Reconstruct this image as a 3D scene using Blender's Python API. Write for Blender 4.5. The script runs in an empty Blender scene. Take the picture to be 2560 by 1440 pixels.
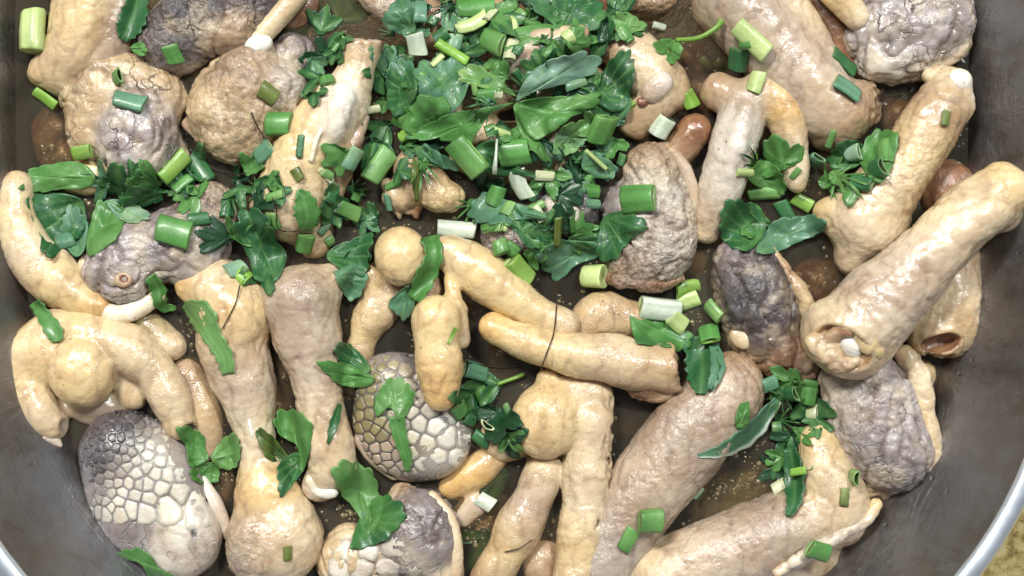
import bpy, math, random
import numpy as np
from mathutils import Vector, Matrix

rnd = random.Random(7)
nrng = np.random.RandomState(5)
S = 1/8000.0            # one photograph pixel at broth level, in metres
HC = 4000.0             # camera height above the broth in the same pixels
SC = bpy.context.scene
C = SC.collection

# ------------------------------------------------------------------ camera
cam = bpy.data.cameras.new('camera'); co = bpy.data.objects.new('camera', cam); C.objects.link(co)
co.location = (0, 0, HC*S)
cam.sensor_width = 36; cam.lens = 36*HC/2560
cam.clip_start = 0.01; cam.clip_end = 50
SC.camera = co
# ------------------------------------------------------------------ world (dim kitchen surroundings)
w = bpy.data.worlds.new('World'); SC.world = w; w.use_nodes = True
bg = w.node_tree.nodes['Background']; bg.inputs[0].default_value = (0.86, 0.92, 1.0, 1); bg.inputs[1].default_value = 0.22
# ------------------------------------------------------------------ ceiling panels
def area(name, loc, size, sy, power, col, target=(0, 0, 0)):
    l = bpy.data.lights.new(name, 'AREA'); l.shape = 'RECTANGLE'; l.size = size; l.size_y = sy
    l.energy = power; l.color = col
    o = bpy.data.objects.new(name, l); C.objects.link(o); o.location = loc
    o.rotation_euler = (Vector(target)-Vector(loc)).to_track_quat('-Z', 'Y').to_euler()
area('ceiling_panel', (-0.62, 0.98, 1.55), 0.6, 0.22, 41, (1.0, 0.985, 0.95))
area('ceiling_panel', (0.66, 0.80, 1.65), 0.3, 0.12, 25, (0.95, 0.98, 1.0))
SC.view_settings.view_transform = 'Standard'; SC.view_settings.look = 'None'
SC.view_settings.exposure = 0.0; SC.view_settings.gamma = 1

# ------------------------------------------------------------------ helpers
def lin(c):
    return tuple(((v/255)/12.92 if v/255 <= .04045 else ((v/255+.055)/1.055)**2.4) for v in c)
PAL = {k: np.array(lin(v)) for k, v in dict(
    Y=(226,203,153), YO=(220,186,128), CR=(228,212,180), PK=(202,185,163), BR=(150,112,82), BD=(104,74,52),
    GY=(148,140,138), GL=(188,179,166), GD=(92,87,90), GW=(218,211,196), BG=(206,184,146), WH=(242,238,228), RD=(138,92,70),
    MV=(178,161,142), TN=(182,156,124), SK=(218,199,164), OL=(150,140,100), CM=(222,208,176), AM=(178,142,102), LI=(182,175,172), DK=(66,58,56)).items()}
def P(x, y, z=0):       # photograph position seen at height z -> place (pixel units)
    f = (HC-z)/HC
    return np.array(((x-1280)*f, (720-y)*f, z), float)

def tag(o, label=None, cat=None, group=None, kind=None):
    if label: o['label'] = label
    if cat: o['category'] = cat
    if group: o['group'] = group
    if kind: o['kind'] = kind
    return o
def empty(name, loc):
    o = bpy.data.objects.new(name, None); o.empty_display_size = .01; C.objects.link(o); o.location = loc; return o
def mesh_obj(name, V, F, mat, parent=None, col=None, attrs=None, origin=None, smooth=True):
    """V in pixel units, world frame"""
    V = np.asarray(V, float)
    if origin is None: origin = np.array([V[:,0].mean(), V[:,1].mean(), V[:,2].min()])
    me = bpy.data.meshes.new(name)
    L = (V-origin)*S
    F = np.asarray(F) if isinstance(F, np.ndarray) else F
    if isinstance(F, np.ndarray):
        me.vertices.add(len(L)); me.vertices.foreach_set('co', L.ravel())
        n = F.shape[1]; me.loops.add(F.size); me.loops.foreach_set('vertex_index', F.ravel().astype(np.int32))
        me.polygons.add(len(F)); me.polygons.foreach_set('loop_start', np.arange(0, F.size, n, dtype=np.int32))
        me.update(calc_edges=True)
    else:
        me.from_pydata(L.tolist(), [], F); me.update()
    me.polygons.foreach_set('use_smooth', [smooth]*len(me.polygons))
    if col is not None:
        a = me.color_attributes.new('Col', 'FLOAT_COLOR', 'POINT')
        c = np.ones((len(L), 4)); c[:, :3] = col; a.data.foreach_set('color', c.ravel())
    for k, v in (attrs or {}).items():
        a = me.attributes.new(k, 'FLOAT', 'POINT'); a.data.foreach_set('value', np.asarray(v, float).ravel())
    me.materials.append(mat)
    o = bpy.data.objects.new(name, me); C.objects.link(o)
    if parent is not None:
        o.parent = parent; o.location = Vector((origin*S).tolist())-parent.location
    else: o.location = (origin*S).tolist()
    return o

# ------------------------------------------------------------------ noise
_T = nrng.rand(64, 64, 64)
def vnoise(p, f):
    q = p*f; i = np.floor(q).astype(int); t = q-i; t = t*t*(3-2*t)
    def g(a, b, c): return _T[(i[...,0]+a) & 63, (i[...,1]+b) & 63, (i[...,2]+c) & 63]
    x0 = g(0,0,0)*(1-t[...,0])+g(1,0,0)*t[...,0]; x1 = g(0,1,0)*(1-t[...,0])+g(1,1,0)*t[...,0]
    x2 = g(0,0,1)*(1-t[...,0])+g(1,0,1)*t[...,0]; x3 = g(0,1,1)*(1-t[...,0])+g(1,1,1)*t[...,0]
    y0 = x0*(1-t[...,1])+x1*t[...,1]; y1 = x2*(1-t[...,1])+x3*t[...,1]
    return (y0*(1-t[...,2])+y1*t[...,2])*2-1
def fbm(p, f, o=3):
    s = 0; a = 1; n = 0
    for k in range(o): s = s+a*vnoise(p+17.3*k, f); n += a; a *= .5; f *= 2.1
    return s/n

# ------------------------------------------------------------------ signed-distance modelling
def catmull(pts, n=6):
    pts = [np.array(p, float) for p in pts]
    if len(pts) == 2: return [pts[0]+(pts[1]-pts[0])*t for t in np.linspace(0, 1, n+1)]
    Q = [2*pts[0]-pts[1]]+pts+[2*pts[-1]-pts[-2]]; out = []
    for i in range(1, len(Q)-2):
        a, b, c, d = Q[i-1:i+3]
        for t in np.linspace(0, 1, n, endpoint=False):
            out.append(.5*((2*b)+(c-a)*t+(2*a-5*b+4*c-d)*t*t+(3*b-a-3*c+d)*t**3))
    out.append(pts[-1]); return out
class Ch:   # tube along a line of (x, y, z, r) with colours; pads swell it like a toe, ring adds fine cross wrinkles
    def __init__(s, pts, cols, pads=0, amp=.08, k=18, crease=0, gran=0, flat=1, rip=None):
        s.rip = rip
        if isinstance(cols, str): cols = [cols]
        s.k = k; s.crease = crease; s.gran = gran; s.flat = flat
        c = [np.array([*P(p[0], p[1], p[2]), p[3]]) for p in pts]
        d = catmull(c, 6); m = len(d)
        for i, q in enumerate(d):
            if pads: q[3] *= 1+amp*math.cos(2*math.pi*pads*i/(m-1))
        s.d = d; s.cols = [PAL[x] for x in cols]
    def lo(s): return np.min([q[:3]-q[3]*max(1, s.flat) for q in s.d], 0)
    def hi(s): return np.max([q[:3]+q[3]*max(1, s.flat) for q in s.d], 0)
    def ev(s, p):
        best = None; T = None; m = len(s.d)-1
        for i in range(m):
            a, b = s.d[i], s.d[i+1]; ab = b[:3]-a[:3]; L = (ab**2).sum()+1e-6
            h = np.clip(((p-a[:3])@ab)/L, 0, 1)
            q = p-a[:3]-h[..., None]*ab
            if s.flat != 1: q = q*np.array([1, 1, 1/s.flat])
            dd = np.sqrt((q**2).sum(-1))-(a[3]+(b[3]-a[3])*h)
            t = (i+h)/m
            if best is None: best, T = dd, t
            else:
                msk = dd < best; best = np.where(msk, dd, best); T = np.where(msk, t, T)
        if s.rip:
            n_, a_, t0, t1 = s.rip; env = np.clip((T-t0)*8, 0, 1)*np.clip((t1-T)*8, 0, 1)
            best = best+a_*env*(np.abs(np.sin(math.pi*n_*T+1.5*vnoise(p, .02)))**.7-.6)*-1
        return best, T
    def colour(s, T):
        if len(s.cols) == 1: return np.broadcast_to(s.cols[0], T.shape+(3,))
        u = np.clip(T, 0, .9999)*(len(s.cols)-1); i = np.floor(u).astype(int); f = (u-i)[..., None]
        A = np.array(s.cols); return A[i]*(1-f)+A[i+1]*f
class El:
    def __init__(s, x, y, z, rx, ry, rz, yaw=0, col='Y', pitch=0, k=22, crease=0, gran=0):
        s.c = P(x, y, z); s.r = np.array([rx, ry, rz], float); s.k = k; s.crease = crease; s.gran = gran
        R = Matrix.Rotation(math.radians(yaw), 3, 'Z') @ Matrix.Rotation(math.radians(-pitch), 3, 'Y')
        s.M = np.array(R); s.col = PAL[col]; s.m = max(rx, ry, rz)
    def lo(s): return s.c-s.m
    def hi(s): return s.c+s.m
    def ev(s, p):
        q = (p-s.c)@s.M
        k0 = np.sqrt(((q/s.r)**2).sum(-1)); k1 = np.sqrt(((q/s.r**2)**2).sum(-1))+1e-9
        return k0*(k0-1)/k1, np.zeros(p.shape[:-1])
    def colour(s, T): return np.broadcast_to(s.col, T.shape+(3,))
class Cut:  # keep the side opposite to n
    def __init__(s, x, y, z, n, col='PK', rough=4):
        s.c = P(x, y, z); n = np.array(n, float); s.n = n/np.linalg.norm(n); s.col = PAL[col]; s.rough = rough
    def ev(s, p): return (p-s.c)@s.n+s.rough*(1.3*vnoise(p, .035)+.9*vnoise(p+9, .09))
class Hole:
    def __init__(s, prim, col='BR'): s.p = prim; s.col = PAL[col]; s.k = 6
    def ev(s, p): return -s.p.ev(p)[0]

def sdf(prims, p, full=False):
    add = [q for q in prims if isinstance(q, (Ch, El))]
    d = None; W = 0; col = 0; cr = 0; gr = 0
    for q in add:
        dq, T = q.ev(p)
        if d is None: d = dq
        else:
            k = q.k; h = np.clip(.5+.5*(d-dq)/k, 0, 1); d = dq*h+d*(1-h)-k*h*(1-h)
        if full:
            wgt = np.exp(-np.clip(dq, -25, 200)/9.0); W = W+wgt
            col = col+wgt[..., None]*q.colour(T); cr = cr+wgt*q.crease; gr = gr+wgt*q.gran
    if full: col = col/W[..., None]; cr = cr/W; gr = gr/W
    for q in prims:
        if isinstance(q, (Cut, Hole)):
            dq = q.ev(p); k = 6; h = np.clip(.5+.5*(dq-d)/k, 0, 1); nd = dq*h+d*(1-h)+k*h*(1-h)
            if full:
                t = np.clip(h*2-.6, 0, 1)[..., None]; col = col*(1-t)+q.col*t; cr = cr*(1-t[..., 0])
            d = nd
    return (d, col, cr, gr) if full else d

def surface_nets(f, lo, vox):
    nx, ny, nz = f.shape; s = f < 0
    acc = np.zeros((nx-1, ny-1, nz-1, 3)); cnt = np.zeros((nx-1, ny-1, nz-1))
    sl = lambda o, n: slice(o, n-1+o)
    for ax in range(3):
        oth = [a for a in range(3) if a != ax]
        for o1 in (0, 1):
            for o2 in (0, 1):
                o = [0, 0, 0]; o[oth[0]] = o1; o[oth[1]] = o2; e = list(o); e[ax] = 1
                A = f[sl(o[0], nx), sl(o[1], ny), sl(o[2], nz)]; B = f[sl(e[0], nx), sl(e[1], ny), sl(e[2], nz)]
                m = (A < 0) != (B < 0)
                t = np.where(m, A/(A-B+1e-12), 0)
                for a in range(3):
                    acc[..., a] += np.where(m, (t if a == ax else o[a]), 0)
                cnt += m
    m = cnt > 0; idx = -np.ones(cnt.shape, int); idx[m] = np.arange(m.sum())
    ijk = np.argwhere(m); V = (ijk+acc[m]/cnt[m][:, None])*vox+lo
    F = []
    for ax in range(3):
        a = [slice(1, -1)]*3; a[ax] = slice(0, -1); b = list(a); b[ax] = slice(1, None)
        A = s[tuple(a)]; B = s[tuple(b)]
        off = [1, 1, 1]; off[ax] = 0
        for flip in (0, 1):
            e = np.argwhere((A & ~B) if not flip else (~A & B))+off
            if not len(e): continue
            o1, o2 = [q for q in range(3) if q != ax]
            def at(d1, d2):
                g = e.copy(); g[:, o1] -= d1; g[:, o2] -= d2; return idx[g[:, 0], g[:, 1], g[:, 2]]
            q = np.stack([at(1, 1), at(0, 1), at(0, 0), at(1, 0)], 1)
            if (ax == 1) != bool(flip): q = q[:, ::-1]
            F.append(q)
    F = np.concatenate(F); F = F[(F >= 0).all(1)]
    return V, F

# height field of everything placed so far (for settling herbs)
GX0, GY0, GS = -1500.0, -900.0, 4.0
HM = np.zeros((750, 450))
def splat(V, dil=1):
    i = ((V[:, 0]-GX0)/GS).astype(int); j = ((V[:, 1]-GY0)/GS).astype(int)
    for a in range(-dil, dil+1):
        for b in range(-dil, dil+1):
            ii = np.clip(i+a, 0, 749); jj = np.clip(j+b, 0, 449)
            np.maximum.at(HM, (ii, jj), V[:, 2])
def blur(A, n):
    for ax in (0, 1):
        c = np.cumsum(np.pad(A, [(n+1, n) if a == ax else (0, 0) for a in (0, 1)], mode='edge'), ax)
        A = (np.take(c, range(2*n+1, c.shape[ax]), ax)-np.take(c, range(0, c.shape[ax]-2*n-1), ax))/(2*n+1)
    return A
def hm(A, x, y):
    i = np.clip((np.asarray(x)-GX0)/GS, 0, 748.9); j = np.clip((np.asarray(y)-GY0)/GS, 0, 448.9)
    a = i.astype(int); b = j.astype(int); u = i-a; v = j-b
    return (A[a, b]*(1-u)+A[a+1, b]*u)*(1-v)+(A[a, b+1]*(1-u)+A[a+1, b+1]*u)*v

def sculpt(name, prims, mat, parent=None, vox=6.0, amp=2.0, freq=.03, fine=.8, wr=0, splatit=True, fold=0, brown=.35, mott=0):
    add = [q for q in prims if isinstance(q, (Ch, El))]
    lo = np.min([q.lo() for q in add], 0)-14; hi = np.max([q.hi() for q in add], 0)+14
    # the picture's edge plus a margin is as far as anything need go
    n = np.ceil((hi-lo)/vox).astype(int)+1
    g = np.stack(np.meshgrid(*[lo[a]+vox*np.arange(n[a]) for a in range(3)], indexing='ij'), -1)
    f = sdf(prims, g); V, F = surface_nets(f, lo, vox)
    e = 1.0
    for it in range(2):
        d = sdf(prims, V)
        G = np.stack([sdf(prims, V+np.eye(3)[a]*e)-d for a in range(3)], -1)
        G /= np.linalg.norm(G, axis=1)[:, None]+1e-9
        V = V-G*np.clip(d, -3, 3)[:, None]
    _, col, cr, gr = sdf(prims, V, True)
    n1 = fbm(V, freq, 3); n2 = fbm(V+50, .12, 2)
    dz = amp*n1+fine*n2*(1+2.5*gr)
    dz = dz+amp*2.0*fbm(V+31, .011, 2)
    if fold:   # loose skin gathered in long wandering folds
        warp = V+28*np.stack([fbm(V+7, .012, 2), fbm(V+77, .012, 2), fbm(V+177, .012, 2)], 1)
        f1 = 1-np.abs(fbm(warp*np.array([1, .5, 1]), .015, 2))*5.5; f2 = 1-np.abs(fbm(warp*np.array([.55, 1, 1])+40, .030, 2))*5
        fl = f1.clip(0, 1)**2; fs = f2.clip(0, 1)**2
        dz = dz-fold*fl*1.0-fold*.5*fs+fold*.45
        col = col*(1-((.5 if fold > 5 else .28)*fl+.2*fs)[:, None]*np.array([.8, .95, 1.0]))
    if brown:
        bw = np.clip(fbm(V+311, .0085, 3)*2.2-.12, 0, 1)*brown; col = col*(1-bw[:, None])+col*np.array([.78, .66, .53])*bw[:, None]
    if mott:
        mo = fbm(V+511, .020, 3)*2.6; up = np.clip(mo-.15, 0, 1)*mott; dn = np.clip(-mo-.2, 0, 1)*mott
        col = col*(1-up[:, None])+PAL['CM']*up[:, None]; col = col*(1-dn[:, None]*.75)+PAL['DK']*dn[:, None]*.75
    if wr: dz = dz-wr*(1-np.abs(fbm(V*np.array([1, 1, .6])+9, .022, 3))*3).clip(0, 1)**3
    V = V+G*dz[:, None]
    if splatit: splat(V)
    return mesh_obj(name, V, F, mat, parent, np.clip(col, 0, 1), {'crease': cr, 'gran': gr})

# ------------------------------------------------------------------ materials
def newmat(name):
    m = bpy.data.materials.new(name); m.use_nodes = True; nt = m.node_tree; nt.nodes.clear()
    out = nt.nodes.new('ShaderNodeOutputMaterial')
    def N(t, **kw):
        n = nt.nodes.new(t)
        for k, v in kw.items():
            if k in n.inputs.keys(): n.inputs[k].default_value = v
            else: setattr(n, k, v)
        return n
    def Lk(a, b): nt.links.new(a, b)
    return m, nt, N, Lk, out
def tex_noise(N, Lk, vec, scale, detail=3, rough=.55, dist=0):
    n = N('ShaderNodeTexNoise'); n.inputs['Scale'].default_value = scale; n.inputs['Detail'].default_value = detail
    n.inputs['Roughness'].default_value = rough; n.inputs['Distortion'].default_value = dist; Lk(vec, n.inputs['Vector']); return n
def mathn(N, Lk, op, a, b=None, clamp=False):
    n = N('ShaderNodeMath', operation=op, use_clamp=clamp)
    for i, v in enumerate((a, b)):
        if v is None: continue
        if isinstance(v, (int, float)): n.inputs[i].default_value = v
        else: Lk(v, n.inputs[i])
    return n.outputs[0]
def ramp(N, Lk, fac, stops):
    r = N('ShaderNodeValToRGB'); Lk(fac, r.inputs[0]); e = r.color_ramp.elements
    while len(e) < len(stops): e.new(.5)
    for k, (p, c) in enumerate(stops): e[k].position = p; e[k].color = (c if len(c) == 4 else (*c, 1))
    return r.outputs[0]
def mix(N, Lk, fac, a, b, mode='MIX'):
    n = N('ShaderNodeMix', data_type='RGBA', blend_type=mode)
    for i, v in ((0, fac), (6, a), (7, b)):
        if isinstance(v, (int, float)): n.inputs[i].default_value = v
        elif isinstance(v, tuple): n.inputs[i].default_value = (*v, 1)
        else: Lk(v, n.inputs[i])
    return n.outputs[2]

def flesh_mat():
    m, nt, N, Lk, out = newmat('boiled_skin')
    geo = N('ShaderNodeNewGeometry'); pos = geo.outputs['Position']
    colA = N('ShaderNodeAttribute', attribute_name='Col').outputs['Color']
    cr = N('ShaderNodeAttribute', attribute_name='crease').outputs['Fac']
    gr = N('ShaderNodeAttribute', attribute_name='gran').outputs['Fac']
    big = tex_noise(N, Lk, pos, 60, 4, .6, .4).outputs['Fac']
    mid = tex_noise(N, Lk, pos, 260, 5, .65, .6).outputs['Fac']
    fin = tex_noise(N, Lk, pos, 1100, 4, .6).outputs['Fac']
    c = mix(N, Lk, mathn(N, Lk, 'MULTIPLY', ramp(N, Lk, big, [(.35, (0,0,0)), (.7, (1,1,1))]), .32), colA, (.84, .68, .58), 'MULTIPLY')
    c = mix(N, Lk, ramp(N, Lk, mid, [(.3, (.45,)*3), (.5, (0,)*3)]), c, (.76, .70, .66), 'MULTIPLY')
    pat = tex_noise(N, Lk, pos, 34, 4, .65, 1.2).outputs['Fac']
    c = mix(N, Lk, mathn(N, Lk, 'MULTIPLY', ramp(N, Lk, pat, [(.5, (0,)*3), (.66, (1,)*3)]), .6), c, (.74, .64, .58), 'MULTIPLY')
    c = mix(N, Lk, mathn(N, Lk, 'MULTIPLY', ramp(N, Lk, pat, [(.34, (1,)*3), (.46, (0,)*3)]), .5), c, (.97, .89, .70), 'MULTIPLY')
    # fine folds of the skin: thin wandering ridges in patches
    wn = tex_noise(N, Lk, pos, 230, 4, .5, 2.2).outputs['Fac']
    ridge = ramp(N, Lk, mathn(N, Lk, 'ABSOLUTE', mathn(N, Lk, 'SUBTRACT', wn, .5)), [(0.0, (1,)*3), (.05, (0,)*3)])
    fold = mathn(N, Lk, 'MULTIPLY', ridge, ramp(N, Lk, tex_noise(N, Lk, pos, 48, 3, .6).outputs['Fac'], [(.44, (0,)*3), (.6, (1,)*3)]))
    c = mix(N, Lk, mathn(N, Lk, 'MULTIPLY', fold, .16), c, (.62, .48, .38), 'MULTIPLY')
    # granular dark pigment on the grey skins
    g2 = mathn(N, Lk, 'MULTIPLY', gr, ramp(N, Lk, tex_noise(N, Lk, pos, 700, 5, .75).outputs['Fac'], [(.42, (0,)*3), (.62, (1,)*3)]))
    c = mix(N, Lk, mathn(N, Lk, 'MULTIPLY', g2, .75), c, (.42, .36, .34), 'MULTIPLY')
    # irregular creases
    dv = N('ShaderNodeVectorMath', operation='MULTIPLY_ADD')
    nz = tex_noise(N, Lk, pos, 120, 3).outputs['Color']
    Lk(nz, dv.inputs[0]); dv.inputs[1].default_value = (.012,)*3; Lk(pos, dv.inputs[2])
    vo = N('ShaderNodeTexVoronoi', feature='DISTANCE_TO_EDGE'); vo.inputs['Scale'].default_value = 105; Lk(dv.outputs[0], vo.inputs['Vector'])
    line = ramp(N, Lk, vo.outputs['Distance'], [(0.0, (1,)*3), (.032, (0,)*3)])
    brk = ramp(N, Lk, tex_noise(N, Lk, pos, 75, 3).outputs['Fac'], [(.47, (0,)*3), (.62, (1,)*3)])
    wl = tex_noise(N, Lk, pos, 62, 2, .4, 1.4).outputs['Fac']
    wl = ramp(N, Lk, mathn(N, Lk, 'ABSOLUTE', mathn(N, Lk, 'SUBTRACT', wl, .5)), [(0.0, (1,)*3), (.008, (0,)*3)])
    line = mathn(N, Lk, 'MAXIMUM', line, mathn(N, Lk, 'MULTIPLY', wl, .8))
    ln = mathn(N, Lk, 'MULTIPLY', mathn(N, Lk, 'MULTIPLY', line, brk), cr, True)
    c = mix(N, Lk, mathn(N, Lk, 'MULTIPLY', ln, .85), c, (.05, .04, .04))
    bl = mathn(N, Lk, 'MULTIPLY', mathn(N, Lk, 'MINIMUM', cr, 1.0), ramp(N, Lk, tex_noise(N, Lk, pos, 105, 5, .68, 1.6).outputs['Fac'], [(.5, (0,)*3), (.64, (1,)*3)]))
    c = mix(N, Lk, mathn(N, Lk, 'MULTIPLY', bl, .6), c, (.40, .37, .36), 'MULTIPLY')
    # pores / little dark specks
    sp = N('ShaderNodeTexVoronoi'); sp.inputs['Scale'].default_value = 210; sp.inputs['Randomness'].default_value = 1; Lk(pos, sp.inputs['Vector'])
    sk = mathn(N, Lk, 'MULTIPLY', ramp(N, Lk, sp.outputs['Distance'], [(.07, (1,)*3), (.13, (0,)*3)]), ramp(N, Lk, big, [(.52, (0,)*3), (.6, (1,)*3)]))
    c = mix(N, Lk, mathn(N, Lk, 'MULTIPLY', sk, .6), c, (.16, .09, .05))
    b = N('ShaderNodeBsdfPrincipled')
    Lk(c, b.inputs['Base Color'])
    rg = ramp(N, Lk, mid, [(.3, (.16,)*3), (.7, (.38,)*3)]); Lk(rg, b.inputs['Roughness'])
    b.inputs['Subsurface Weight'].default_value = .3; b.inputs['Subsurface Radius'].default_value = (1, .45, .22); b.inputs['Subsurface Scale'].default_value = .0035
    b.inputs['Coat Weight'].default_value = .55; b.inputs['Coat Roughness'].default_value = .09; b.inputs['Specular IOR Level'].default_value = .5
    # relief
    h = mathn(N, Lk, 'ADD', mathn(N, Lk, 'MULTIPLY', mid, .42), mathn(N, Lk, 'MULTIPLY', fin, mathn(N, Lk, 'ADD', mathn(N, Lk, 'MULTIPLY', gr, .8), .06)))
    h = mathn(N, Lk, 'SUBTRACT', h, mathn(N, Lk, 'MULTIPLY', ln, .9)); h = mathn(N, Lk, 'SUBTRACT', h, mathn(N, Lk, 'MULTIPLY', fold, .10))
    wv = N('ShaderNodeTexVoronoi', feature='F1'); wv.inputs['Scale'].default_value = 620; Lk(pos, wv.inputs['Vector'])
    h = mathn(N, Lk, 'ADD', h, mathn(N, Lk, 'MULTIPLY', wv.outputs['Distance'], .05))
    bp = N('ShaderNodeBump'); bp.inputs['Strength'].default_value = .75; bp.inputs['Distance'].default_value = .0011; Lk(h, bp.inputs['Height'])
    Lk(bp.outputs[0], b.inputs['Normal']); 
    gb = N('ShaderNodeTexVoronoi', feature='F1'); gb.inputs['Scale'].default_value = 520; Lk(pos, gb.inputs['Vector'])
    h = mathn(N, Lk, 'SUBTRACT', h, mathn(N, Lk, 'MULTIPLY', mathn(N, Lk, 'MULTIPLY', gb.outputs['Distance'], gr), .75))
    Lk(h, bp.inputs['Height'])
    bc = N('ShaderNodeBump'); bc.inputs['Strength'].default_value = .6; bc.inputs['Distance'].default_value = .0010
    cn = tex_noise(N, Lk, pos, 420, 3, .6, .8).outputs['Fac']
    Lk(mathn(N, Lk, 'ADD', h, mathn(N, Lk, 'MULTIPLY', cn, mathn(N, Lk, 'ADD', mathn(N, Lk, 'MULTIPLY', gr, 1.3), .32))), bc.inputs['Height'])
    Lk(bc.outputs[0], b.inputs['Coat Normal'])
    Lk(b.outputs[0], out.inputs[0]); return m
FLESH = flesh_mat()

def herb_mat(name, gloss=.28, transl=.2):
    m, nt, N, Lk, out = newmat(name)
    pos = N('ShaderNodeNewGeometry').outputs['Position']
    colA = N('ShaderNodeAttribute', attribute_name='Col').outputs['Color']
    n1 = tex_noise(N, Lk, pos, 140, 4, .6).outputs['Fac']; n2 = tex_noise(N, Lk, pos, 900, 4, .6).outputs['Fac']
    c = mix(N, Lk, ramp(N, Lk, n1, [(.3, (.6,)*3), (.65, (0,)*3)]), colA, (.62, .74, .6), 'MULTIPLY')
    c = mix(N, Lk, ramp(N, Lk, n2, [(.35, (.35,)*3), (.6, (0,)*3)]), c, (.7, .75, .65), 'MULTIPLY')
    b = N('ShaderNodeBsdfPrincipled'); Lk(c, b.inputs['Base Color'])
    Lk(ramp(N, Lk, n1, [(.3, (gloss,)*3), (.7, (gloss+.22,)*3)]), b.inputs['Roughness'])
    b.inputs['Coat Weight'].default_value = .25; b.inputs['Coat Roughness'].default_value = .16
    h = mathn(N, Lk, 'ADD', n1, mathn(N, Lk, 'MULTIPLY', n2, .35))
    bp = N('ShaderNodeBump'); bp.inputs['Strength'].default_value = .5; bp.inputs['Distance'].default_value = .0008; Lk(h, bp.inputs['Height'])
    Lk(bp.outputs[0], b.inputs['Normal'])
    tr = N('ShaderNodeBsdfTranslucent'); Lk(c, tr.inputs[0])
    ms = N('ShaderNodeMixShader'); ms.inputs[0].default_value = transl; Lk(b.outputs[0], ms.inputs[1]); Lk(tr.outputs[0], ms.inputs[2])
    Lk(ms.outputs[0], out.inputs[0]); return m
LEAF = herb_mat('wet_leaf', .34, .30); ONION = herb_mat('cut_scallion', .3, .2)

def steel_mat():
    m, nt, N, Lk, out = newmat('worn_steel')
    tc = N('ShaderNodeNewGeometry').outputs['Position']
    mp = N('ShaderNodeMapping'); mp.inputs['Scale'].default_value = (1, 1, .35); Lk(tc, mp.inputs[0])
    n1 = tex_noise(N, Lk, mp.outputs[0], 14, 5, .6, 1).outputs['Fac']; n2 = tex_noise(N, Lk, mp.outputs[0], 220, 5, .7).outputs['Fac']
    n3 = tex_noise(N, Lk, tc, 45, 4, .6, 1.5).outputs['Fac']
    c = mix(N, Lk, ramp(N, Lk, n1, [(.35, (0,)*3), (.7, (1,)*3)]), (.31, .31, .32), (.165, .15, .14))
    c = mix(N, Lk, ramp(N, Lk, n3, [(.5, (0,)*3), (.72, (.6,)*3)]), c, (.20, .165, .13))
    b = N('ShaderNodeBsdfPrincipled'); Lk(c, b.inputs['Base Color']); b.inputs['Metallic'].default_value = .9
    Lk(ramp(N, Lk, n2, [(.3, (.28,)*3), (.75, (.5,)*3)]), b.inputs['Roughness'])
    sv = N('ShaderNodeTexVoronoi'); sv.inputs['Scale'].default_value = 160; Lk(tc, sv.inputs['Vector'])
    pit = ramp(N, Lk, sv.outputs['Distance'], [(.05, (0,)*3), (.14, (1,)*3)])
    m2 = N('ShaderNodeMapping'); m2.inputs['Scale'].default_value = (1, 1, 26); m2.inputs['Rotation'].default_value = (.12, .08, 0); Lk(tc, m2.inputs[0])
    sc = tex_noise(N, Lk, m2.outputs[0], 55, 4, .65, .3).outputs['Fac']
    sx = N('ShaderNodeSeparateXYZ'); Lk(tc, sx.inputs[0])
    zz = mathn(N, Lk, 'ADD', sx.outputs[2], mathn(N, Lk, 'MULTIPLY', n3, .006))
    tide = ramp(N, Lk, mathn(N, Lk, 'MULTIPLY', zz, 40), [(.0, (1,)*3), (.20, (.9,)*3), (.30, (.15,)*3), (.45, (0,)*3)])
    spl = ramp(N, Lk, tex_noise(N, Lk, tc, 95, 4, .6, .5).outputs['Fac'], [(.60, (0,)*3), (.66, (1,)*3)])
    c = mix(N, Lk, mathn(N, Lk, 'MULTIPLY', tide, .55), c, (.13, .095, .06)); c = mix(N, Lk, mathn(N, Lk, 'MULTIPLY', spl, .35), c, (.14, .11, .08))
    c = mix(N, Lk, ramp(N, Lk, sc, [(.58, (0,)*3), (.74, (.14,)*3)]), c, (.55, .56, .58)); Lk(c, b.inputs['Base Color'])
    h = mathn(N, Lk, 'ADD', n2, mathn(N, Lk, 'MULTIPLY', pit, .5)); h = mathn(N, Lk, 'ADD', h, mathn(N, Lk, 'MULTIPLY', sc, .3)); h = mathn(N, Lk, 'ADD', h, mathn(N, Lk, 'MULTIPLY', n3, 1.5))
    bp = N('ShaderNodeBump'); bp.inputs['Strength'].default_value = .45; bp.inputs['Distance'].default_value = .0008; Lk(h, bp.inputs['Height'])
    Lk(bp.outputs[0], b.inputs['Normal']); Lk(b.outputs[0], out.inputs[0]); return m
STEEL = steel_mat()
def rim_mat():
    m, nt, N, Lk, out = newmat('bright_steel_rim')
    tc = N('ShaderNodeNewGeometry').outputs['Position']
    b = N('ShaderNodeBsdfPrincipled'); b.inputs['Base Color'].default_value = (.74, .80, .86, 1); b.inputs['Metallic'].default_value = .85
    Lk(ramp(N, Lk, tex_noise(N, Lk, tc, 120, 4).outputs['Fac'], [(.3, (.3,)*3), (.7, (.42,)*3)]), b.inputs['Roughness'])
    Lk(b.outputs[0], out.inputs[0]); return m
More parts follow.
